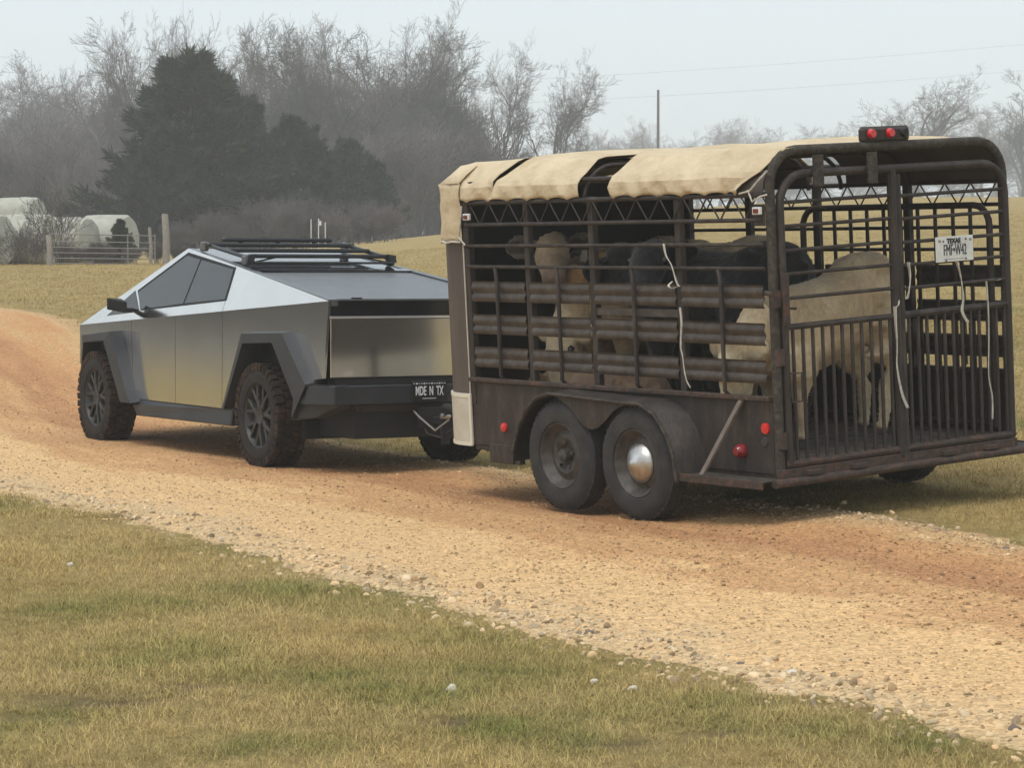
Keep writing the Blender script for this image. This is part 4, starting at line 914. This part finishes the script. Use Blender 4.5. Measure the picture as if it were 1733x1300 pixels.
for u, D, tp, k in [(1020, 330, 262, 2), (1100, 330, 265, 4), (1160, 330, 258, 3), (1230, 330, 265, 1), (1290, 330, 262, 2), (1350, 330, 266, 4), (1420, 330, 262, 3), (1490, 320, 262, 1), (1540, 320, 266, 2), (1610, 320, 262, 4), (1680, 320, 258, 3), (1740, 320, 255, 1)]:
    place_tree(k, u, D, tp, 'far low tree in the hazy band behind the trailer', 'low far trees behind the trailer', wide=1.9)

# cedars: thousands of small upswept sprays round a cone
def cedar_proto(seed, H=7., Rb=2.6, n=9000, blunt=.8):
    r = np.random.default_rng(seed)
    t = r.uniform(0, 1, n)**.80; z = .25+t*(H-.35); a = r.uniform(0, 2*PI, n)
    lob = 1+.20*np.sin(3*a+seed)+.14*np.sin(5*a+t*7+seed)+.10*np.sin(11*t*PI+2*a)
    env = .72*Rb*np.clip(1-t, 0, 1)**blunt*lob+.06
    # boughs: clusters that stick out of the outline
    nb = 120; bt = r.uniform(.0, .96, nb)**.9; bl = r.uniform(.75, 1.28, nb); ba = r.uniform(0, 2*PI, nb); which = r.integers(0, nb, n); inb = r.uniform(0, 1, n) < .90
    q = r.uniform(.12, 1.0, n)**.55*1.12; z2 = .15+bt[which]*(H-.5)+q**1.5*(.35+.55*(1-bt[which]))*bl[which]+r.normal(0, .10, n); a2 = ba[which]+r.normal(0, .10, n)
    rad2 = Rb*(1-bt[which])**blunt*q*bl[which]+.08
    rad = env*np.sqrt(r.uniform(.20, 1, n)); rad = np.where(inb, rad2, rad); z = np.where(inb, z2, z); a = np.where(inb, a2, a)
    P = np.stack([rad*np.cos(a), rad*np.sin(a), z], 1); o = np.stack([np.cos(a), np.sin(a), np.zeros(n)], 1)
    d = o*r.uniform(.5, 1.1, (n, 1))+np.array([0, 0, 1])*r.uniform(.15, .9, (n, 1))+r.normal(0, .28, (n, 3)); d /= np.linalg.norm(d, axis=1, keepdims=True)
    Vs = []; Fs = []; base = 0
    for k in range(4):                                         # each spray is four slim blades
        dk = d+r.normal(0, .42, (n, 3)); dk /= np.linalg.norm(dk, axis=1, keepdims=True); l = r.uniform(.20, .50, (n, 1))
        sd_ = np.cross(dk, r.normal(0, 1, (n, 3))); sd_ /= np.linalg.norm(sd_, axis=1, keepdims=True); wd = r.uniform(.022, .05, (n, 1))
        a0 = P-dk*l*.25; m1 = P+dk*l*.3+sd_*wd; m2 = P+dk*l*.3-sd_*wd; e = P+dk*l+np.array([0, 0, .03])
        V = np.stack([a0, m1, e, m2], 1).reshape(-1, 3); Vs.append(V); Fs.append(np.arange(n*4).reshape(-1, 4)+base); base += n*4
    cr = mesh_np('crown', np.concatenate(Vs), np.concatenate(Fs)); cr.materials.append(MATS['cedar'])
    tr = seg_mesh('trunk', [(np.array([0, 0, -.3]), np.array([.05, 0, H*.55]), .16, .10, 0), (np.array([.05, 0, H*.55]), np.array([0, .03, H*.95]), .10, .03, 0)], 7); tr.materials.append(MATS['bark'])
    return tr, cr, H
CED = [cedar_proto(1, 7, 2.5, 9000, .75), cedar_proto(2, 7, 3.0, 11000, .66), cedar_proto(3, 7, 1.9, 6000, .85)]
def place_cedar(k, u, D, top, label, wide=1.0, group=None):
    D *= 1.0 if top > 340 else 1.35; x, y, z = at(u, D); h = CAMZ+(HZ-top)/F*D-z; sc = h/CED[k][2]; t = empty('cedar_tree', (x, y, z), random.uniform(0, 6)); t.scale = (sc*wide, sc*wide, sc)
    link('trunk', CED[k][0], None, t); link('crown', CED[k][1], None, t); return tag(t, label, 'tree', group)
place_cedar(0, 324, 84, 95, 'tall pointed dark cedar behind the truck, highest of the evergreens', 1.25)
place_cedar(0, 272, 82, 215, 'dark cedar on the left flank of the tall pointed one', .92)
place_cedar(0, 415, 86, 168, 'broad dark cedar just right of the tall pointed one', .95)
place_cedar(1, 500, 88, 200, 'broad olive cedar in the middle of the evergreen clump', .95)
place_cedar(2, 372, 88, 125, 'narrow cedar tip between the tall pointed and the broad one', 1.1)
place_cedar(1, 590, 92, 238, 'rounded cedar at the right end of the evergreen clump', .95)
place_cedar(2, 635, 92, 275, 'low cedar bush where the clump meets the bare wood', 1.4)
place_cedar(2, 236, 80, 310, 'small cedar beside the hay bales', 1.3)
place_cedar(2, 205, 74, 372, 'short cedar bush in front of the last hay bale', 1.2)

# brush
SHR = []
for sd_ in (51, 52, 53):
    S_ = grow(sd_, 3.0, 4, stems=13, nchild=(7, 6, 5, 4), up=.25, spread=.9); me = seg_mesh('shrub', [(a, b, max(c, .010), max(d, .008), l) for a, b, c, d, l in S_], 3); me.materials.append(MATS['twig']); SHR.append(me)
S_ = grow(57, 3.0, 4, stems=7, nchild=(5, 4, 3, 3), up=.25, spread=.8); me = seg_mesh('shrub', [(a, b, max(c*.8, .009), max(d*.8, .007), l) for a, b, c, d, l in S_], 3); me.materials.append(MATS['bark']); SHR.append(me)
def shrub(k, u, D, h, label, group, wide=1.0):
    if D > 91: D *= 1.55; h *= 1.5
    elif D > 76: D *= 1.30; h *= 1.2
    x, y, z = at(u, D); o = link('shrub', SHR[k], None); o.location = (x, y, z-.05); sc = h/2.6; o.scale = (sc*wide, sc*wide, sc); o.rotation_euler = (0, 0, random.uniform(0, 6.28))
    return tag(o, label, 'shrub', group)
UND = []                                                      # tangled undergrowth of the wood, one mass
def under(n, u0, u1, d0, d1, h0, h1):
    for i in range(n):
        u = u0+(u1-u0)*(i+random.random())/n; D = random.uniform(d0, d1); UND.append((*at(u, D), random.uniform(h0, h1)/2.6))
under(20, 640, 780, 145, 190, 3.2, 6.0); under(12, 770, 915, 150, 190, 1.8, 3.2); under(42, 280, 770, 195, 230, 5.5, 9.0); under(16, 770, 1010, 195, 240, 2.0, 3.8); under(30, -20, 300, 190, 220, 5.0, 8.5); under(22, -20, 215, 140, 185, 3.5, 6.0); under(18, 290, 665, 103, 112, 1.0, 2.0); under(10, 100, 305, 68, 71, .30, .55)
for i, u in enumerate((2, 22, 40, 58, 78)): shrub(3, u, 66+1.5*(i % 2), random.uniform(.7, 1.15), 'dark leafless bush in front of the hay bales', 'bushes in front of the hay bales', 1.0)
shrub(3, 96, 68, 1.9, 'thin taller bush with long bare shoots beside the gate', None, .8)

# hay bales
def bale_mesh(seed):
    r = np.random.default_rng(seed); n = 40; V = []; Fs = []; prof = [(-.70, .0), (-.70, .55), (-.67, .70), (-.60, .755), (-.3, .77), (0, .765), (.3, .77), (.6, .755), (.67, .70), (.70, .55), (.70, 0)]
    for k in range(n):
        a = 2*PI*k/n
        for y, rr in prof:
            rr2 = rr*(1+.02*math.sin(3*a+seed)+.012*math.sin(9*a+y*8+seed))*(1-.07*max(0, -math.sin(a))**2)
            V.append((rr2*math.cos(a), y, rr2*math.sin(a)))
    m = len(prof)
    for k in range(n):
        for j in range(m-1): Fs.append((k*m+j, k*m+j+1, ((k+1) % n)*m+j+1, ((k+1) % n)*m+j))
    o = MB().add(V, Fs).build('hay_bale', MATS['bale'], None, True); me = o.data; bpy.data.objects.remove(o); return me
BL = [bale_mesh(1), bale_mesh(2), bale_mesh(3)]
GB = 'round bales in the front row'
for i, (u, D, lift, rz, lab) in enumerate([(-28, 71, 0, 70, 'pale round hay bale cut by the picture edge in the front row'), (50, 72.2, 0, 72, 'pale round hay bale in the front row behind the dark bushes'), (116, 73.6, 0, 72, 'pale round hay bale behind the tall thin bush by the gate'),
      (184, 75.2, 0, 72, 'round hay bale at the right end of the row beside the cedars'), (30, 76.5, .52, 76, 'round hay bale lying higher behind the front row'), (-52, 76, .50, 74, 'round hay bale behind the front row, cut by the picture edge')]):
    x, y, z = at(u, D); o = link('hay_bale', BL[i % 3], None); o.location = (x, y, z+.68+lift); o.rotation_euler = (random.uniform(-.05, .05), random.uniform(0, 6), R(rz)); o.scale = (.92, 1.0, .92)
    tag(o, lab, 'hay bale', 'pale round hay bales')

# pasture gate, posts, stakes
x0, yy0, z0 = at(86, 64); x1, yy1, z1 = at(264, 66)
pg = empty('field_gate', (x0, yy0, z0), math.atan2(yy1-yy0, x1-x0)); tag(pg, 'pale tubular metal field gate in front of the hay bales', 'gate')
gl = math.hypot(x1-x0, yy1-yy0); gzs = [(HZ-p_)/F*65+CAMZ-z0 for p_ in (397, 409, 419, 428, 437, 446)]
for z in gzs: MB().tube([(0, 0, z), (gl, 0, z-.02)], .014, 6).build('gate_bar', MATS['galv'], pg, True)
for x in (.02, gl*.73, gl-.02): MB().tube([(x, 0, gzs[-1]-.08), (x, 0, gzs[0]+.02)], .016, 6).build('gate_upright', MATS['galv'], pg, True)
def post(u, D, top, r, label, m='grey_wood'):
    x, y, z = at(u, D); h = CAMZ+(HZ-top)/F*D-z
    o = MB().tube([(0, 0, -.3), (.02, 0, h*.5), (-.015, .01, h*.97), (-.01, .01, h)], [r*1.08, r, r*.92, r*.75], 10).build('fence_post', MATS[m], None, True); o.location = (x, y, z); return tag(o, label, 'post')
post(281, 66, 362, .09, 'weathered pale wooden post at the right end of the field gate'); post(84, 64, 398, .07, 'wooden post at the left end of the field gate'); post(255, 67.5, 385, .045, 'thin wooden stake just left of the weathered gate post')
for u, top, lab in ((527, 371, 'leftmost of three thin white stakes behind the truck roof'), (539, 370, 'middle white stake with a small white box near its top'), (551, 376, 'rightmost of three thin white stakes behind the truck roof')):
    x, y, z = at(u, 58); h = CAMZ+(HZ-top)/F*58-z
    o = MB().tube([(0, 0, -.2), (.01 if u == 539 else 0, 0, h)], .012, 6).build('stake', MATS['white_paint'], None, True); o.location = (x, y, z); tag(o, lab, 'stake')
    if u == 539: MB().box((.045, 0, h-.10), (.05, .03, .10)).build('insulator_box', MATS['white_paint'], o)
# utility pole and lines
x, y, z = at(1113, 230); h = CAMZ+(HZ-153)/F*230-z
pz = empty('utility_pole', (x, y, z)); tag(pz, 'tall dark utility pole standing alone on the skyline', 'pole')
MB().tube([(0, 0, -1), (0, 0, h)], [.17, .11], 10).build('pole_shaft', MATS['pole'], pz, True); MB().box((0, -.14, h-.7), (.10, .12, .3)).build('insulator', MATS['pole'], pz)
for lab, (ua, va), (ub, vb) in (('upper of two faint power lines crossing the sky at the right', (760, 142), (1900, 60)), ('lower of two faint power lines crossing the sky at the right', (760, 180), (1900, 105))):
    D = 150; P = []
    for t in np.linspace(0, 1, 20):
        u = ua+(ub-ua)*t; v = va+(vb-va)*t+16*4*t*(1-t)*.5; P.append(((u-866.5)/F*D, D, CAMZ+(HZ-v)/F*D))
    tag(MB().tube(P, .006, 5).build('power_line', MATS['wire'], None, True), lab, 'power line')

# ---------------------------------------------------------------- scattered ground cover
def scatter(name, protos, P, rot, sc, tone, kind='stuff', label=None, cat=None):
    c = bpy.data.collections.new(name+'_kinds')
    for i, me in enumerate(protos): c.objects.link(bpy.data.objects.new('%s_kind_%d' % (name, i), me))
    me = bpy.data.meshes.new(name); me.vertices.add(len(P)); me.vertices.foreach_set('co', np.asarray(P, np.float32).ravel())
    for nm, ty, arr, key in (('rot', 'FLOAT_VECTOR', rot, 'vector'), ('sc', 'FLOAT', sc, 'value'), ('tone', 'FLOAT', tone, 'value'), ('pick', 'INT', rng.integers(0, len(protos), len(P)), 'value')):
        at_ = me.attributes.new(nm, ty, 'POINT'); at_.data.foreach_set(key, np.asarray(arr, np.int32 if ty == 'INT' else np.float32).ravel())
    o = link(name, me); ng = bpy.data.node_groups.new(name, 'GeometryNodeTree')
    ng.interface.new_socket('Geometry', in_out='INPUT', socket_type='NodeSocketGeometry'); ng.interface.new_socket('Geometry', in_out='OUTPUT', socket_type='NodeSocketGeometry')
    N = ng.nodes; L = ng.links; gi = N.new('NodeGroupInput'); go = N.new('NodeGroupOutput'); ip = N.new('GeometryNodeInstanceOnPoints'); ci = N.new('GeometryNodeCollectionInfo')
    ci.inputs['Collection'].default_value = c; ci.inputs['Separate Children'].default_value = True; ci.inputs['Reset Children'].default_value = True
    def attr(nm, ty):
        a = N.new('GeometryNodeInputNamedAttribute'); a.data_type = ty; a.inputs[0].default_value = nm; return a.outputs[0]
    L.new(gi.outputs[0], ip.inputs['Points']); L.new(ci.outputs[0], ip.inputs['Instance']); ip.inputs['Pick Instance'].default_value = True
    L.new(attr('pick', 'INT'), ip.inputs['Instance Index']); L.new(attr('sc', 'FLOAT'), ip.inputs['Scale'])
    e2r = N.new('FunctionNodeEulerToRotation'); L.new(attr('rot', 'FLOAT_VECTOR'), e2r.inputs[0]); L.new(e2r.outputs[0], ip.inputs['Rotation'])
    L.new(ip.outputs[0], go.inputs[0]); md = o.modifiers.new('scatter', 'NODES'); md.node_group = ng
    return tag(o, label, cat, kind=kind)
UND += [(-3+d_*math.cos(a_), 23+d_*math.sin(a_), gz(-3+d_*math.cos(a_), 23+d_*math.sin(a_)), random.uniform(1.6, 2.6)) for a_, d_ in [(R(116+i*.65), random.uniform(62, 92)) for i in range(85)]]
UN = np.array(UND); scatter('undergrowth', SHR[:3], UN[:, :3], np.stack([0*UN[:, 0], 0*UN[:, 0], rng.uniform(0, 6.28, len(UN))], 1), UN[:, 3], UN[:, 3], label='tangled grey leafless undergrowth filling the wood behind the truck', cat='undergrowth')
def tuft(seed, n, rad, l0, l1, wd):
    r = np.random.default_rng(seed); V = []; Fs = []
    for k in range(n):
        a = r.uniform(0, 2*PI); q = rad*math.sqrt(r.uniform(0, 1)); b = np.array([q*math.cos(a), q*math.sin(a), -.004]); az_ = r.uniform(0, 2*PI); l = r.uniform(l0, l1); tilt = r.uniform(.1, 1.2)
        d = np.array([math.cos(az_), math.sin(az_), 0]); s_ = np.array([-d[1], d[0], 0])*wd*r.uniform(.6, 1.3); p = b; i0 = len(V); el = r.uniform(.25, 1.35)
        V += [b-s_, b+s_]; c = b.copy()
        for j in range(2):
            el -= tilt*.55; c = c+(d*math.cos(el)+np.array([0, 0, 1])*math.sin(max(el, -.15)))*l/3; kk_ = 1-.3*(j+1); V += [c-s_*kk_, c+s_*kk_]; Fs += [(i0+2*j, i0+2*j+1, i0+2*j+3), (i0+2*j, i0+2*j+3, i0+2*j+2)]
        el -= tilt*.4; c = c+(d*math.cos(el)+np.array([0, 0, 1])*math.sin(max(el, -.2)))*l/3; V.append(c); Fs.append((i0+4, i0+5, len(V)-1))
    me = mesh_np('tuft', V, Fs); me.materials.append(MATS['blade']); return me
TUF = [tuft(s, 18, .06, .030, .085, .0010) for s in range(5)]; TUFB = [tuft(s+20, 26, .16, .05, .11, .0022) for s in range(4)]; TUFC = [tuft(s+40, 24, .35, .06, .14, .005) for s in range(3)]
def road_s(x, y):                                             # signed position across the road, 0 near edge .. 1 far edge (outside: <0 or >1)
    p = np.stack([x, y], 1); C = (A_+B_)/2; out = np.empty(len(x))
    for i in range(0, len(x), 4000):
        q = p[i:i+4000]; j = np.argmin(((q[:, None]-C[None])**2).sum(2), 1); ab = B_[j]-A_[j]; out[i:i+4000] = ((q-A_[j])*ab).sum(1)/(ab*ab).sum(1)
    return out
def field(n, y0, y1, half, edge=0, power=1):
    y = y0+(y1-y0)*rng.uniform(0, 1, n)**power; x = rng.uniform(-1, 1, n)*half*y; s = road_s(x, y); wob = -edge_noise(x, y)
    dist = np.maximum(-s, s-1); keep = (dist+wob) > edge-.005+rng.normal(0, .022, n); return x[keep], y[keep], dist[keep]
def up_rot(n, tilt=.12): return np.stack([rng.normal(0, tilt, n), rng.normal(0, tilt, n), rng.uniform(0, 2*PI, n)], 1)
x, y, d = field(62000, 7.9, 17.5, .205, .0, .85); n = len(x); lush = np.clip(snoise(x, y, 1.9, 12)*.5+.55, .15, 1)
scatter('grass', TUF, np.stack([x, y, ground_z(x, y)], 1), up_rot(n), np.clip(d*6+.45, .45, 1)*rng.uniform(.55, 1.1, n)*(.55+.5*lush)*(1-.8*patches(x, y)[1])*(1+.2*patches(x, y)[0]), patches(x, y)[0], label='short dry straw-coloured grass with green patches beside the gravel', cat='grass')
x, y, d = field(42000, 17.0, 34, .205, .0, 1.1); n = len(x)
scatter('grass', TUFB, np.stack([x, y, ground_z(x, y)], 1), up_rot(n), rng.uniform(.4, .75, n), patches(x, y)[0], label='dry pasture grass behind and under the trailer', cat='grass')
x, y, d = field(30000, 33, 72, .205, .0, 1.1); n = len(x)
scatter('grass', TUFC, np.stack([x, y, ground_z(x, y)], 1), up_rot(n), rng.uniform(.3, .6, n), patches(x, y)[0], label='dry pasture grass on the slope beyond the vehicles', cat='grass')

def rock(seed, sub=2, flat=.6):
    bm = bmesh.new(); bmesh.ops.create_icosphere(bm, subdivisions=sub, radius=1); r = np.random.default_rng(seed); A = r.normal(0, 1, (7, 3)); A /= np.linalg.norm(A, axis=1, keepdims=True); h = r.uniform(.55, .95, 7)
    for v in bm.verts:
        c = np.array(v.co); k = 1.
        for a, hh in zip(A, h):
            dt = c@a
            if dt > hh: c = c-a*(dt-hh)*.9
        c = c*(1+r.normal(0, .03)); v.co = (c[0]*r.uniform(.98, 1.02), c[1]*.8, c[2]*flat)
    me = bpy.data.meshes.new('rock'); bm.to_mesh(me); bm.free(); return me
def toned(name, ramp_pts, rough=.92):
    m = bpy.data.materials.new(name); m.use_nodes = True; n = m.node_tree; b = n.nodes['Principled BSDF']; L = n.links
    a = n.nodes.new('ShaderNodeAttribute'); a.attribute_type = 'INSTANCER'; a.attribute_name = 'tone'
    r = n.nodes.new('ShaderNodeValToRGB'); E_ = r.color_ramp.elements; E_[0].position = ramp_pts[0][0]; E_[0].color = (*ramp_pts[0][1], 1); E_[1].position = ramp_pts[-1][0]; E_[1].color = (*ramp_pts[-1][1], 1)
    for p_, c_ in ramp_pts[1:-1]: E_.new(p_).color = (*c_, 1)
    L.new(a.outputs['Fac'], r.inputs[0]); oi = n.nodes.new('ShaderNodeObjectInfo'); mr = n.nodes.new('ShaderNodeMapRange'); mr.inputs[3].default_value = .38; mr.inputs[4].default_value = 1.28
    L.new(oi.outputs['Random'], mr.inputs[0]); hs = n.nodes.new('ShaderNodeHueSaturation'); L.new(mr.outputs[0], hs.inputs['Value']); L.new(r.outputs[0], hs.inputs['Color']); L.new(hs.outputs[0], b.inputs['Base Color'])
    b.inputs['Roughness'].default_value = rough; b.inputs['Specular IOR Level'].default_value = .15; return m
GM = toned('gravel_stone', [(0, (.58, .46, .30)), (.14, (.58, .405, .22)), (.36, (.60, .40, .205)), (.48, (.50, .305, .155)), (.58, (.52, .33, .165)), (.70, (.43, .24, .12)), (.84, (.50, .30, .145)), (1, (.54, .40, .24))])
RK = [rock(s, 1) for s in range(6)]; RK2 = [rock(s+10, 2, .48) for s in range(6)]
for me in RK+RK2: me.materials.append(GM)
def road_pts(n, y_lo, y_hi, sfun):
    i = rng.uniform(0, len(tt)-1.01, n*3); k = i.astype(int); f = (i-k)[:, None]; a = A_[k]*(1-f)+A_[k+1]*f; b = B_[k]*(1-f)+B_[k+1]*f; s = sfun(n*3); p = a*(1-s[:, None])+b*s[:, None]
    ok = (p[:, 1] > y_lo) & (p[:, 1] < y_hi) & (np.abs(p[:, 0]) < .21*p[:, 1]); p = p[ok][:n]; s = s[ok][:n]; return p[:, 0], p[:, 1], s
x, y, s = road_pts(46000, 8, 30, lambda n: rng.uniform(.0, 1.0, n)); n = len(x)
dens = snoise(x, y, 2.2, 41)*.5+.5; ok = rng.uniform(0, 1, n) < .45+.55*dens; x, y, s = x[ok], y[ok], s[ok]; n = len(x)
z = ground_z(x, y)+road_h(s, x, y)
scatter('gravel', RK, np.stack([x, y, z], 1), rng.uniform(0, 6.28, (n, 3))*np.array([.12, .12, 1]), np.exp(rng.normal(-5.18, .48, n)).clip(.0028, .020), np.clip(s+.4*(snoise(x, y, .9, 77)*.5), 0, 1), label='loose crushed stone spread over the road', cat='gravel')
x, y, s = road_pts(3300, 8, 30, lambda n: np.where(rng.uniform(0, 1, n) < .74, rng.normal(.0, .042, n), rng.normal(.985, .035, n))); n = len(x)
z = np.maximum(ground_z(x, y), ground_z(x, y)+road_h(s, x, y))
scatter('edge_stones', RK2, np.stack([x, y, z-.002], 1), rng.uniform(0, 6.28, (n, 3))*np.array([.2, .2, 1]), np.exp(rng.normal(-4.48, .48, n)).clip(.005, .034), np.clip(np.abs(rng.normal(.0, .10, n)), 0, 1), label='bigger pale stones thrown up along the road edges', cat='stones')
# single stones
def stone(u, v, r, label, m='white_stone', seed=1):
    D = F*CAMZ/(v-HZ)
    for _ in range(4): D = F*(CAMZ-gz((u-866.5)/F*D, D))/(v-HZ)
    x, y, z = at(u, D); me = rock(seed+60, 3, .65); me.polygons.foreach_set('use_smooth', [True]*len(me.polygons)); o = link('stone', me, MATS[m]); o.location = (x, y, z+r*.35); o.scale = (r, r, r); o.rotation_euler = (.1, .1, seed); return tag(o, label, 'stone', 'single stones lying on the ground')
stone(763, 1174, .028, 'white stone alone in the foreground grass, nearest the bottom', seed=1); stone(1007, 1161, .020, 'white pebble in the grass right of the lone white stone', seed=2); stone(1071, 1173, .022, 'flat pale stone in the grass below the pebbles', seed=3)
stone(998, 1081, .03, 'brown rounded stone on the near road edge', 'dark_stone', 4); stone(1258, 1134, .03, 'dark rounded stone on the near road edge toward the right', 'dark_stone', 5); stone(1345, 1150, .03, 'tan stone among pale stones at the road edge', 'white_stone', 6)
stone(1705, 939, .04, 'dark clod at the right edge where grass meets road', 'dark_stone', 7); stone(1722, 1246, .035, 'dark clod in the lower right corner', 'dark_stone', 8); stone(115, 960, .022, 'pale stone in the grass at the far left', seed=9)
stone(1600, 1016, .022, 'grey stone standing on the open road at the right', 'dark_stone', 10); stone(1655, 938, .03, 'dark stone beside the far road edge at the right', 'dark_stone', 11)

# ---------------------------------------------------------------- misty air
hz = MB().box((0, 250, 20), (400, 740, 46)).build('haze', None, None)
hm = bpy.data.materials.new('haze'); hm.use_nodes = True; n = hm.node_tree; n.nodes.clear(); ou = n.nodes.new('ShaderNodeOutputMaterial'); pv = n.nodes.new('ShaderNodeVolumePrincipled')
pv.inputs['Color'].default_value = (.95, .985, 1, 1); pv.inputs['Density'].default_value = .00118; pv.inputs['Anisotropy'].default_value = .0; n.links.new(pv.outputs[0], ou.inputs['Volume'])
hz.data.materials.append(hm); tag(hz, kind='stuff')
